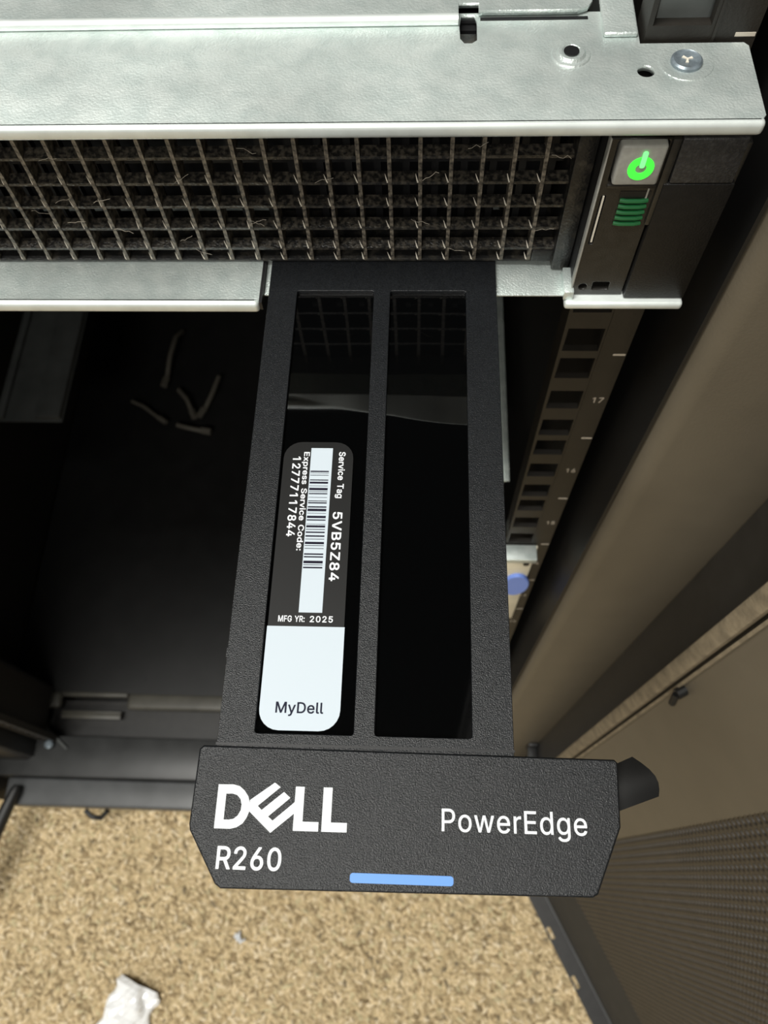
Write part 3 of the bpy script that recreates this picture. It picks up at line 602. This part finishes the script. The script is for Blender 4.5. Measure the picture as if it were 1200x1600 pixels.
b = MB(); dbox(b, -49.6, 420, -1.5, 0, MESH_LO, DB)
b.build('door_bottom_rail', RAILP, door)
# bottom return flange with slots along its free edge
slots = [rrect(s, s + 13, 11.6, 15.8, 1.2, 3) for s in [-28 + 52 * i for i in range(9)]]
plate('door_flange', [(-107, -1.5), (SE, -1.5), (SE, 17.7), (-107, 17.7)], slots, 1.6, RACK, lambda s, w, z: W(*DW(s, w, DB - z)), door)
b = MB(); dbox(b, -107, 420, 0, 1.2, DB - 3.2, DB - 1.2); b.build('flange_corner_line', LIPM, door)  # lighter line along the corner between flange and door skin
# hinge edge: textured gasket strip, groove, small rib
b = MB(); dbox(b, -109, -102.8, -1.5, 5.0, DT, DB - 2); b.build('door_gasket', GASKET, door, bevel=1.2)
b = MB(); dbox(b, -101.4, -100.2, 0, 2.2, DT, DB - 2); b.build('door_rib', GASKET, door)
b = MB(); dbox(b, -102.8, -101.4, -3, -1.5, DT, DB - 2); b.build('groove_floor', RUBBER, door)
b = MB()
b.tube([DW(-98.6, 0, 309), DW(-98.6, 4, 309)], 2.2, 10); b.tube([DW(-98.6, 4, 309), DW(-96.6, 5.5, 314)], 1.4, 8)
b.build('door_stud', RUBBER, door)

def perforated():
    p, r_out, r_in = 5.0, 5.0 / math.sqrt(3), 1.9
    cols = int((420 + 49.6) / 4.3301)
    rows = int((MESH_LO - (DT + 120)) / p)
    i, j = np.meshgrid(np.arange(cols), np.arange(rows), indexing='ij')
    i = i.ravel(); j = j.ravel()
    s0 = -49.6 + 2.2 + i * 4.3301
    h0 = DT + 122 + j * p + (i % 2) * 2.5
    keep = h0 < MESH_LO
    s0, h0 = s0[keep], h0[keep]
    # close cells need both faces' holes; pointy cells run along s
    a = np.radians(60 * np.arange(6))
    ring = np.concatenate([np.stack([np.cos(a) * r_out, np.sin(a) * r_out, a * 0], 1),
                           np.stack([np.cos(a) * r_in, np.sin(a) * r_in, a * 0], 1),
                           np.stack([np.cos(a) * r_in, np.sin(a) * r_in, a * 0 - 1.0], 1)])
    S = s0[:, None] + ring[None, :, 0]; Hh = h0[:, None] + ring[None, :, 1]; Wd = np.repeat(ring[None, :, 2], len(s0), 0)
    x = DP.x + DU.x * S + DN.x * Wd; y = DP.y + DU.y * S + DN.y * Wd
    V = np.stack([x / 1000, y / 1000, (FL - Hh) / 1000], -1).reshape(-1, 3)
    q = []
    for k in range(6):
        l = (k + 1) % 6
        q.append((k, l, 6 + l, 6 + k)); q.append((6 + k, 6 + l, 12 + l, 12 + k))
    F = (np.array(q)[None] + (np.arange(len(s0)) * 18)[:, None, None]).reshape(-1, 4)
    me = bpy.data.meshes.new('perforated_sheet')
    me.vertices.add(len(V)); me.vertices.foreach_set('co', V.ravel())
    me.loops.add(F.size); me.loops.foreach_set('vertex_index', F.ravel().astype(np.int32))
    me.polygons.add(len(F)); me.polygons.foreach_set('loop_start', np.arange(0, F.size, 4, dtype=np.int32))
    me.update(calc_edges=True); me.validate()
    o = mesh_obj('perforated_sheet', me, MESHM, door)
    tag(o, 'brown grey sheet full of small round holes', None, None, 'stuff')
perforated()

# ================================================================== SERVER
srv = thing('rack_server', 'thin galvanised rack server with dusty black front grille and lit power button', 'server', (-190, -10, 132.6))
LH = 89.2                        # top face of the front plate
key = [(5.9, 7.2), (8.2, 7.2), (8.6, 5.6), (8.6, 0.6), (7.7, -0.2), (6.4, -0.2), (5.7, 1.0), (5.6, 4.6)]
front_outline = [(-434, -19), (52.6, -19), (53.4, -18), (53.3, -1.6), (52.6, -0.8), (35.6, -0.8), (35.6, 7.6), (-417, 7.6), (-417, -0.8), (-434, -0.8)]
fp = plate('front_plate', front_outline, [key, circ(24.0, -3.4, 1.35), circ(35.9, -7.6, 1.45), circ(42.6, -5.6, 2.2)], 1.0, GALV, TOP(LH), srv)
# rolled front edge
MB().box(-434, 53.4, -19.8, -17.9, LH + 0.0, LH + 2.6).build('rolled_edge', GEDGE, fp, bevel=0.85, seg=4)
# pressed eyelet, washer dimple, dome screw
MB().lathe(24.0, -3.4, [(3.3, 0), (3.1, 0.25), (2.5, 0.28), (2.1, 0.75), (1.6, 0.75), (1.35, 0.5)], at=LH).build('eyelet', GALV, fp, smooth=True)
MB().lathe(24.0, -3.4, [(1.3, 0.70), (1.25, 0.80)], at=LH).build('eyelet_hole', DARK, fp)
MB().lathe(42.6, -5.6, [(4.5, 0), (4.4, 0.12), (3.4, 0.14), (2.9, 0.05)], at=LH).build('screw_seat', GALV, fp, smooth=True)
sc = MB().lathe(42.6, -5.6, [(2.6, -0.25), (2.55, 0.5), (2.2, 0.75), (2.0, 0.60), (0.05, 0.55)], at=LH).build('screw', STEEL, fp, smooth=True)
b = MB()
for a in (20, 140, 260):
    t = math.radians(a); dx, dy = math.cos(t), math.sin(t)
    b.hexa([(42.6 + dx * 0.9 - dy * .25, -5.6 + dy * 0.9 + dx * .25, LH - 0.72), (42.6 + dx * 0.9 + dy * .25, -5.6 + dy * 0.9 - dx * .25, LH - 0.72), (42.6 - dx * .3, -5.6 - dy * .3, LH - 0.74)],
           [(42.6 + dx * 0.9 - dy * .25, -5.6 + dy * 0.9 + dx * .25, LH - .5), (42.6 + dx * 0.9 + dy * .25, -5.6 + dy * 0.9 - dx * .25, LH - .5), (42.6 - dx * .3, -5.6 - dy * .3, LH - .5)])
b.build('screw_burr', PALE_EDGE, fp)
MB().box(22, 53, -13.4, -0.9, LH + 2.2, LH + 2.6).build('ear_underside', DARK, fp)
# lid behind the seam, with a rounded front lip on the left of the keyhole
lid_out = [(-405, 4.6), (5.4, 4.6), (5.4, 8.4), (8.9, 8.4), (8.9, 6.4), (25.6, 6.4), (27.4, 7.2), (28.4, 9.2), (28.6, 14), (28.6, 560), (-405, 560)]
lid = plate('lid', lid_out, [], 0.9, GALV, TOP(LH - 1.3), srv)
MB().tube([(-405, 5.0, LH - 0.75), (-200, 5.0, LH - 0.75), (5.4, 5.0, LH - 0.75)], 0.95, 12).build('lid_lip', GEDGE, lid, smooth=True)
MB().box(9.2, 27.5, 5.55, 6.35, LH - 0.08, LH - 0.02).build('lid_gap', DARK, lid)
b = MB().box(29.6, 35.4, 0.6, 560, LH - 0.9, LH + 0.02)
b.box(34.4, 35.4, 1, 560, LH, 132)
b.build('chassis_side', GALV, srv, bevel=0.5, seg=3)
# chassis body behind the grille
b = MB(); b.box(-404, 28.5, 6, 558, LH + 2, 130.7); b.build('chassis_body', DARK, srv)

MB().box(38.1, 47.6, 3.2, 4.2, 60, 128).build('rail_end_plate', HOLEBACK, srv)
# --- grille
GY = -10.0
b = MB()
b.box(-410, 28.6, GY, 4, 130.0, 130.8)           # bottom rail of the bezel
b.box(-410, 28.6, GY + 0.6, 4, LH + 1.1, 98.4 - 0.5)
b.box(26.8, 30.4, GY - 1.2, 5, LH + 1.1, 131.9)   # right end wall
b.box(-411, -406, GY - 1.2, 5, LH + 1.1, 131.9)
b.box(22.4, 27, GY - 0.3, 5, 127.4, 130.4)
grille = b.build('grille_frame', BEZEL, srv, bevel=0.3)
rows = [98.4, 104.0, 109.9, 115.6, 121.4, 127.0]
xs = [-0.8 + 5.68 * k for k in range(-71, 5)]
bar = MB().hexa([(-0.28, GY + 4, 96), (0.28, GY + 4, 96), (0.36, GY, 96), (-0.36, GY, 96)], [(-0.28, GY + 4, 130.4), (0.28, GY + 4, 130.4), (0.36, GY, 130.4), (-0.36, GY, 130.4)]).mesh('grille_bar')
for i, x in enumerate(xs):
    o = mesh_obj('grille_bar', bar, BAR, grille)
    o.location = (x / 1000, 0, 0)
slm = MB().hexa([(-406, GY + 2.3, -0.9), (27, GY + 2.3, -0.9), (27, GY + 0.12, -0.28), (-406, GY + 0.12, -0.28)], [(-406, GY + 2.3, -0.3), (27, GY + 2.3, -0.3), (27, GY + 0.12, 0.34), (-406, GY + 0.12, 0.34)]).mesh('grille_slat')
for h in rows[1:]:
    o = mesh_obj('grille_slat', slm, SLAT, grille)
    o.location = (0, 0, -h / 1000)
# pale slivers painting the glints where bar and slat meet
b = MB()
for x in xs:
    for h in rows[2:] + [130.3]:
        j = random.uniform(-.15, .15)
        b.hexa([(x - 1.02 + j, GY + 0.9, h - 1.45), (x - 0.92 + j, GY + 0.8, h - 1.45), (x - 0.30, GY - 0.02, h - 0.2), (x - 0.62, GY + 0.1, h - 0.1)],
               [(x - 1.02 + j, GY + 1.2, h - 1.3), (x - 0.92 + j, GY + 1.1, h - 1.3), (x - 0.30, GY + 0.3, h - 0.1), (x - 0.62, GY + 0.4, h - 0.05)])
o = b.build('corner_glint', PALE_EDGE, grille); o['kind'] = 'stuff'
# inner dust screen: coarse frame of rounded cells behind the grille
b = MB()
for k in range(-71, 6):
    x = -0.8 + 5.68 * k - 2.84
    b.box(x - 0.7, x + 0.7, -1.2, 0.4, 96, 130.4)
for h in rows:
    b.box(-406, 27, -1.4, 0.2, h + 1.2, h + 2.6)
o = b.build('inner_screen', DARK, grille); o['kind'] = 'stuff'
# lint hairs caught in the grille
b = MB()
for k in range(20):
    x = random.uniform(-95, 26); h = random.choice(rows[1:]) + random.uniform(-3, 0.3); pts = []
    a = random.uniform(-0.7, 0.7)
    for i in range(6):
        pts.append((x + i * 0.75 * math.cos(a), GY - 0.25 + random.uniform(-.2, .2), h + i * 0.6 * math.sin(a) + random.uniform(-.3, .3)))
    b.tube(pts, 0.035 if k % 6 else 0.06, 4)
o = b.build('lint_hair', LINT, grille); o['kind'] = 'stuff'

# --- bottom tray lips
b = MB(); b.box(-434, -34.2, -20.2, -0.9, 131.0, 131.6); b.box(-416, -34.2, -0.9, 6, 131.0, 131.6)
bl = b.build('bottom_lip', GALV, srv)
MB().box(-434, -34.2, -21.2, -19.0, 131.0, 134.0).build('rolled_edge', GEDGE, bl, bevel=0.95, seg=4)
MB().box(-34.2, -33.6, -20.6, -8, 131.2, 133.4).build('lip_end', DARK, bl)
b = MB(); b.box(-33.6, 30.6, -17.6, 6, 132.3, 132.8)
b.box(29.0, 31.0, -18.6, -12, 130.2, 132.6)
b.build('tray_lip', GALV, srv, bevel=0.2)
MB().box(29.4, 53.6, -19.6, -1, 132.6, 134.6).build('ear_lip', GEDGE, srv, bevel=0.7, seg=3)

# --- right ear: control panel and plain cover block
EY = -17.3
panel_out = [(30.6, 94.0), (41.0, 94.0), (41.0, 132.4), (30.6, 132.4)]
btn_hole = rrect(31.9, 40.3, 93.0 + 1.2, 103.2, 0.8, 3)
cp = plate('control_panel', panel_out, [btn_hole, circ(32.7, 130.0, 0.85, 16), rrect(34.6, 38.0, 128.6, 130.9, 0.4, 3), rrect(31.5, 32.3, 106.0, 118.0, 0.3, 3)], 2.4, PANEL, FRONT(EY + 2.4 - 2.4), srv, bevel=0.15)
MB().box(30.6, 41.0, EY + 2.5, -0.9, 92, 132.5).build('panel_body', DARK, cp)
MB().box(30.45, 30.75, EY - 0.25, EY + 1.5, 94, 132.3).build('panel_highlight', GREYBTN, cp, bevel=0.08)  # pale strip paints in the highlight on the panel's left edge
MB().box(40.5, 42.0, EY - 0.7, EY + 4, 93.6, 112.5).build('panel_rim', PANEL, cp, bevel=0.3)
MB().box(31.9, 40.4, EY - 0.35, EY + 2, 103.4, 104.1).build('panel_rim', PANEL, cp, bevel=0.15)
btn = MB().box(32.3, 40.0, EY - 1.3, EY + 2.2, 94.4, 102.7).build('power_button', GREYBTN, srv, bevel=0.55, seg=3)
ring_o, ring_i = circ(36.4, 98.9, 2.15, 32, 2.35), circ(36.4, 98.9, 0.95, 20, 1.0)
plate('power_ring', ring_o, [ring_i], 0.12, LED, FRONT(EY - 1.44), btn)
plate('power_stroke', rrect(36.0, 36.85, 95.3, 98.6, 0.35, 3), [], 0.14, LED2, FRONT(EY - 1.62), btn)
for k in range(5):
    h = 107.0 + k * 1.35
    MB().tube([(34.9 - 0.0 * k, EY - 0.1, h), (36.0, EY - 0.35, h), (38.5, EY - 0.35, h), (39.8, EY - 0.1, h)], 0.40, 8).build('gleam_rib', GLEAM, cp, smooth=True)
MB().box(34.6, 40.0, EY - 0.08, EY + 0.1, 105.0, 106.3).build('slot_recess', DARK, cp)
MB().box(39.2, 39.5, EY - 0.12, EY + 0.1, 104.4, 106.6).build('slot_edge', GREYBTN, cp)
MB().box(31.75, 32.05, EY - 0.05, EY + 0.3, 106.2, 117.4).build('slot_edge', PALE_EDGE, cp)
blk = MB()
blk.hexa([(42.2, EY - 0.2, 94), (53.0, EY - 0.2, 94), (53.0, -0.9, 92), (42.2, -0.9, 92)], [(42.2, EY - 0.9, 102.6), (53.0, EY - 0.9, 102.6), (53.0, -0.9, 102.6), (42.2, -0.9, 102.6)])
blk.build('ear_cover_top', DUSTY, srv, bevel=0.3)
MB().box(41.3, 53.6, EY - 1.0, -0.9, 102.7, 132.5).build('ear_cover', BLOCK, srv, bevel=0.4)
MB().box(53.5, 54.4, EY + 1.2, -0.9, 96, 132.5).build('ear_side', PANEL, srv, bevel=0.2)
# left ear (mirrored plain cover)
MB().box(-434, -411.5, EY - 0.8, -0.9, 93, 132.5).build('ear_cover', BLOCK, srv, bevel=0.4)

# ================================================================== PULL-OUT TAG
tagt = thing('information_tag', 'black plastic pull-out tag with printed handle sliding out under the server grille', 'tag', (-8.5, -60, 132.2))
TH = 131.0
wins = [(-26.3, -10.2, -108.0, -17.6), (-6.8, 8.9, -108.0, -17.6)]
body = plate('tag_frame', [(-32.3, -110.6), (15.5, -110.6), (15.1, 18), (-32.3, 18)], [rrect(*w, 0.5, 3) for w in wins], 1.2, TAG, TOP(TH), tagt, bevel=0.12)
for w in wins:
    # the film is not flat: an added trough, shaped to widen the lid edge's reflection, crosses it
    b = MB()
    nx_, ny_ = 16, 300
    V = []
    ya, yb = w[2] - 0.15, w[3] + 0.15
    dy = (yb - ya) / ny_
    left = w[0] < -20
    for i in range(nx_ + 1):
        f = i / nx_
        x = w[0] - 0.15 + (w[1] - w[0] + 0.3) * f
        top = -42.0 - (0.2 if left else 0.2 + 0.5 * f)
        low = (-43.6 - 3.6 * f ** 1.3 - 0.5 * math.sin(3.1 * f)) if left else (-47.6 - 2.4 * f - 0.4 * math.sin(3.1 * f))
        col, z = [], 0.0
        for j in range(ny_ + 1):
            y = yb - dy * j
            k = min(max((top - y) / 0.4, 0), 1) * min(max((y - low) / 0.4, 0), 1)
            g = math.tan(0.5 * (math.atan2(41.3, -19.4 - y) - math.atan2(131.8, y + 128.2)))
            z -= dy * g * k
            col.append((x, y, TH + 0.80 - z - 0.006 * math.sin(y * 0.21 + x * 0.15) - 0.005 * math.sin(x * 0.5 - y * 0.1)))
        V += col
    b.add(V, [(i * (ny_ + 1) + j, (i + 1) * (ny_ + 1) + j, (i + 1) * (ny_ + 1) + j + 1, i * (ny_ + 1) + j + 1) for i in range(nx_) for j in range(ny_)])
    b.add([(w[0] - 0.15, w[2] - 0.15, TH + 1.15), (w[1] + 0.15, w[2] - 0.15, TH + 1.15), (w[1] + 0.15, w[3] + 0.15, TH + 1.15), (w[0] - 0.15, w[3] + 0.15, TH + 1.15)], [(0, 1, 2, 3)])
    b.build('window_film', FILM, tagt, smooth=True)
MB().box(-32.4, -26.6, -95.6, -94.0, TH - 0.06, TH).build('cross_ridge', TAG, body)
MB().box(-32.4, 15.6, -110.0, -109.6, TH - 0.05, TH + 0.1).build('handle_seam', DARK, body)
hout = [(-34.2, -110.2), (31.0, -110.7), (31.5, -111.2), (31.1, -120.6), (27.0, -129.9), (26.2, -130.4), (-29.1, -130.9), (-30.0, -130.3), (-34.8, -122.9), (-35.0, -122.0), (-34.8, -110.8)]
handle = plate('tag_handle', hout, [], 2.6, TAG, TOP(130.3), tagt, bevel=0.3)
HT = TOP(130.3 - 0.03)
sx = lambda x, y: (x * 0.997, (y + 128.2) * 0.997 - 128.2)
D_o = [(-31.1, -116.1), (-28.7, -116.05), (-27.7, -116.3), (-26.9, -116.9), (-26.2, -117.8), (-25.85, -118.9), (-25.85, -119.9), (-26.15, -120.8), (-26.7, -121.7), (-27.6, -122.3), (-28.6, -122.55), (-31.1, -122.55)]
D_i = [(-29.75, -117.45), (-28.8, -117.4), (-28.0, -117.6), (-27.4, -118.2), (-27.15, -119.0), (-27.2, -119.8), (-27.6, -120.6), (-28.2, -121.1), (-28.9, -121.25), (-29.75, -121.25)]
E_o = [(-22.2, -115.6), (-21.25, -116.25), (-24.6, -119.1), (-23.95, -119.7), (-20.65, -116.95), (-19.6, -117.8), (-22.85, -120.6), (-22.1, -121.2), (-18.85, -118.4), (-18.75, -120.0), (-22.3, -122.95), (-25.85, -119.95), (-25.9, -118.3)]
L1 = [(-18.85, -116.1), (-17.45, -116.1), (-17.45, -121.2), (-14.95, -121.2), (-14.95, -122.55), (-18.85, -122.55)]
L2 = [(x + 4.4, y) for x, y in L1]
plate('printed_letter', [sx(*q) for q in D_o], [[sx(*q) for q in D_i]], 0.03, WHITE, HT, handle)
plate('printed_letter', [sx(*q) for q in E_o], [], 0.03, WHITE, TOP(130.3 - 0.035), handle)
for LL in (L1, L2):
    plate('printed_letter', [sx(*q) for q in LL], [], 0.03, WHITE, HT, handle)
HT2 = TOP(130.3 - 0.01)
text('printed_model_number', 'R260', -30.1, -20.2, -128.3, -125.0, WHITE, HT2, handle, weight=1)
text('printed_series_name', 'PowerEdge', 4.0, 26.0, -122.9, -118.7, WHITE, HT2, handle, spacing=1.04)
plate('blue_bar', rrect(-9.7, 5.75, -129.5, -128.15, 0.45, 4), [], 0.03, BLUE, HT, handle)
# curved strap end tucked under the handle on the right
b = MB()
nA, nB = 9, 7
V, F = [], []
for th in (0, 0.9):
    for i in range(nA):
        t = i / (nA - 1)
        for j in range(nB):
            q = j / (nB - 1)
            tip = (34.9 + 3.6 * q + 1.3 * math.sin(math.pi * q), -109.6 - 6.0 * q)
            root = (27.0, -113.2 - 6.6 * q)
            V.append((root[0] + (tip[0] - root[0]) * t, root[1] + (tip[1] - root[1]) * t,
                      132.4 + 2.2 * t * t - 1.0 * math.sin(math.pi * q) * t + th))
n = nA * nB
for i in range(nA - 1):
    for j in range(nB - 1):
        a = i * nB + j
        F += [(a, a + 1, a + nB + 1, a + nB), (n + a, n + a + nB, n + a + nB + 1, n + a + 1)]
rim = [j for j in range(nB)] + [i * nB + nB - 1 for i in range(1, nA)] + [(nA - 1) * nB + j for j in range(nB - 2, -1, -1)] + [i * nB for i in range(nA - 2, 0, -1)]
for k in range(len(rim)):
    a, c = rim[k], rim[(k + 1) % len(rim)]
    F.append((a, c, c + n, a + n))
b.add(V, F)
b.build('strap_end', RUBBER, tagt, smooth=True)
# sticker in the left window
SH = TH + 0.62
stk = plate('service_sticker', rrect(-25.9, -12.7, -107.3, -53.6, 3.4, 6), [], 0.08, STICK, TOP(SH - 0.08), tagt)
ST = TOP(SH - 0.10)
ST2 = TOP(SH - 0.13)
plate('white_panel', rrect(-26.0, -12.6, -107.4, -89.9, 3.4, 6, (1, 1, 0, 0)), [], 0.02, WSTICK, ST, stk)
plate('barcode_panel', [(-20.75, -87.4), (-16.65, -87.4), (-16.65, -54.9), (-20.75, -54.9)], [], 0.02, WSTICK, ST, stk)
# barcode bars (offset from the top of the bar field, thickness) in field units
bars = [(283, 12), (302, 4), (322, 5), (364, 9), (384, 18), (420, 4), (440, 22), (472, 5), (488, 10), (524, 4), (555, 7), (570, 11), (606, 12), (628, 22), (666, 4), (690, 20), (722, 10), (762, 4), (774, 18), (806, 6), (828, 12), (860, 13), (890, 5), (916, 20), (946, 5), (970, 5), (1014, 12), (1038, 11), (1076, 22), (1108, 5), (1127, 12)]
b = MB()
y0, y1 = -59.75, -79.25
for o_, t_ in bars:
    ya = y0 + (y1 - y0) * (o_ - 283) / (1139 - 283); yb = y0 + (y1 - y0) * (o_ + t_ - 283) / (1139 - 283)
    b.box(-20.6, -17.15, min(ya, yb), max(ya, yb), SH - 0.125, SH - 0.115)
b.build('barcode', INK, stk)
text('printed_text', 'Service Tag', -15.75, -14.15, -65.4, -55.7, WHITE, ST2, stk, weight=2, turn=True)
text('printed_text', '5VB5Z84', -15.9, -14.1, -81.6, -68.2, WHITE, ST2, stk, weight=2, turn=True, spacing=1.05)
text('printed_text', 'Express Service Code:', -22.35, -20.95, -75.9, -55.8, WHITE, ST2, stk, weight=2, turn=True)
text('printed_text', '12777117844', -24.15, -22.55, -73.2, -56.8, WHITE, ST2, stk, weight=2, turn=True, spacing=1.05)
text('printed_text', 'MFG YR:', -24.2, -19.6, -89.15, -88.0, WHITE, ST2, stk, weight=2)
text('printed_text', '2025', -18.7, -14.7, -89.15, -88.0, WHITE, ST2, stk, weight=2, spacing=1.1)
text('printed_text', 'MyDell', -23.3, -15.4, -105.1, -102.8, NAVY, ST2, stk, weight=1)

# ================================================================== MOUNTING RAILS
def rail(x_in, sg, htop, label):
    t = thing('mounting_rail', label, 'rail', (x_in, 10, htop + 40), None)
    X = lambda d: x_in + sg * d
    def bx(b, d0, d1, y0, y1, h0, h1):
        a, c = sorted((X(d0), X(d1)))
        return b.box(a, c, y0, y1, h0, h1)
    b = MB()
    bx(b, -3.2, -2.0, 24, 600, htop - 5, htop + 38)
    bx(b, -2.0, 0.4, 24, 600, htop - 5.6, htop - 4.4)
    bx(b, -2.0, 0.4, 24, 600, htop + 37, htop + 38)
    bx(b, -2.6, -1.6, 3, 30, htop + 2, htop + 36)
    b.build('rail_channel', GALV, t, bevel=0.2)
    b = MB()
    bx(b, -2.4, 12.6, -1.6, -0.35, htop + 6, htop + 106)
    bx(b, -2.6, -1.4, -1.6, 6, htop + 6, htop + 100)
    br = b.build('rail_bracket', GALVW, t, bevel=0.4)
    b = MB(); bx(b, -2.4, 12.0, -7.0, -0.4, htop + 5.6, htop + 7.4); bx(b, -2.4, 12.0, -7.4, -6.4, htop + 5.6, htop + 9.4)
    b.build('bracket_tab', GALV, br, bevel=0.5)
    plate('release_latch', circ(X(8.0), htop + 50, 6.2, 28, 13.0), [], 2.0, LATCH, FRONT(-3.4), br, bevel=0.4)
    MB().lathe(X(10.0), htop + 25, [(1.4, 0), (1.3, 0.5)], axis='y', at=-1.6, k=14).build('bracket_screw', RUBBER, br)
    return t
rail(37.2, 1, 305, 'galvanised mounting rail with blue latch low on the right numbered post')

# ================================================================== CABLES ON THE BASE PLATE
def cable(label, pts, r, plug):
    t = thing('cable_end', label, 'cable', (pts[-1][0], pts[-1][1], 940), 'loose cable ends at the back of the rack floor')
    MB().tube(pts, r, 8).build('cable', CABLE, t, smooth=True)
    d = (Vector(pts[-1]) - Vector(pts[-2])).normalized()
    d = Vector((d.x, d.y, 0)).normalized()
    q = Vector(pts[-1]) + Vector((0, 0, -2))
    MB().tube([q, q + d * 14], r * 1.5, 6).build('plug', plug, t)
cable('pale cable end lying leftmost deep on the rack floor', [(-404, 462, 930), (-385, 452, 928), (-362, 436, 932)], 2.6, CABLE)
cable('pale cable end standing upright deep in the rack', [(-350, 585, 934), (-352, 560, 915), (-356, 528, 916), (-360, 500, 930)], 3.4, CABLE)
cable('short pale cable end in the middle of the rack floor', [(-340, 480, 928), (-325, 462, 924), (-318, 448, 931)], 3.2, CABLE)
cable('bright pale cable end nearest the rack door', [(-335, 425, 931), (-322, 420, 929), (-300, 416, 931)], 3.2, CABLE)
cable('pale cable end lying rightmost deep on the rack floor', [(-285, 500, 925), (-290, 470, 922), (-300, 450, 931)], 3.2, CABLE)

# ================================================================== FLOOR LITTER AND CHAIR LEG
def plastic():
    me_v, me_f = [], []
    n, k = 26, 22
    ax0, ax1 = Vector((-304, -247)), Vector((-352, -372))
    d = (ax1 - ax0).normalized(); side = Vector((-d.y, d.x))
    for i in range(n):
        t = i / (n - 1)
        c = ax0 + (ax1 - ax0) * t
        for j in range(k):
            a = math.pi * j / (k - 1)
            rr = 24 + 3.4 * math.sin(5 * a + 2.2 * math.sin(6 * t)) + 1.8 * math.sin(31 * t + 3 * a) * (0.4 + (t < 0.35)) + random.uniform(-1.1, 1.1)
            if i == 0: rr *= 0.80
            q = c + side * math.cos(a) * rr
            me_v.append((q.x, q.y, FL - 1.0 - abs(math.sin(a)) * rr * 0.62))
    for i in range(n - 1):
        for j in range(k - 1):
            me_f.append((i * k + j, i * k + j + 1, (i + 1) * k + j + 1, (i + 1) * k + j))
    m = mat('crinkled_clear_plastic', (0.95, 0.96, 0.96), 0.12, spec=0.8)
    b = MB(); b.add(me_v, me_f)
    o = b.build('plastic_wrapper', m)
    md = o.modifiers.new('thick', 'SOLIDIFY'); md.thickness = 0.0002
    tag(o, 'crumpled clear plastic wrapper shining white on the beige carpet', 'wrapper')
plastic()
b = MB()
for k in range(7):
    a = random.uniform(0, 6.28); x, y = -198 + random.uniform(-3, 3), -200 + random.uniform(-3, 3)
    b.tube([(x, y, FL - 2), (x + 2.5 * math.cos(a), y + 2.5 * math.sin(a), FL - 4.5), (x + 5 * math.cos(a), y + 5 * math.sin(a), FL - 2.2)], 1.3, 6)
tag(b.build('lint_scrap', WHITE, None, smooth=True), 'tiny white scrap of lint on the carpet before the rack', 'lint')

pts = [(-456, -49, 940.5), (-458, -55, 941.5), (-466, -77, 945), (-500, -171, 960), (-540, -286, 978), (-581, -400, 996)]
pole = thing('pole', 'black tapered pole end leaning on the lower left lip of the rack', 'pole', (-581, -400, FL))
MB().tube(pts, 15, 14, [0.25, 0.42, 0.5, 0.7, 0.9, 1.0]).build('grip', RUBBER, pole, smooth=True)
MB().tube([(-581, -400, 996), (-650, -590, 1003)], 10, 14).build('shaft', BASE, pole, smooth=True)
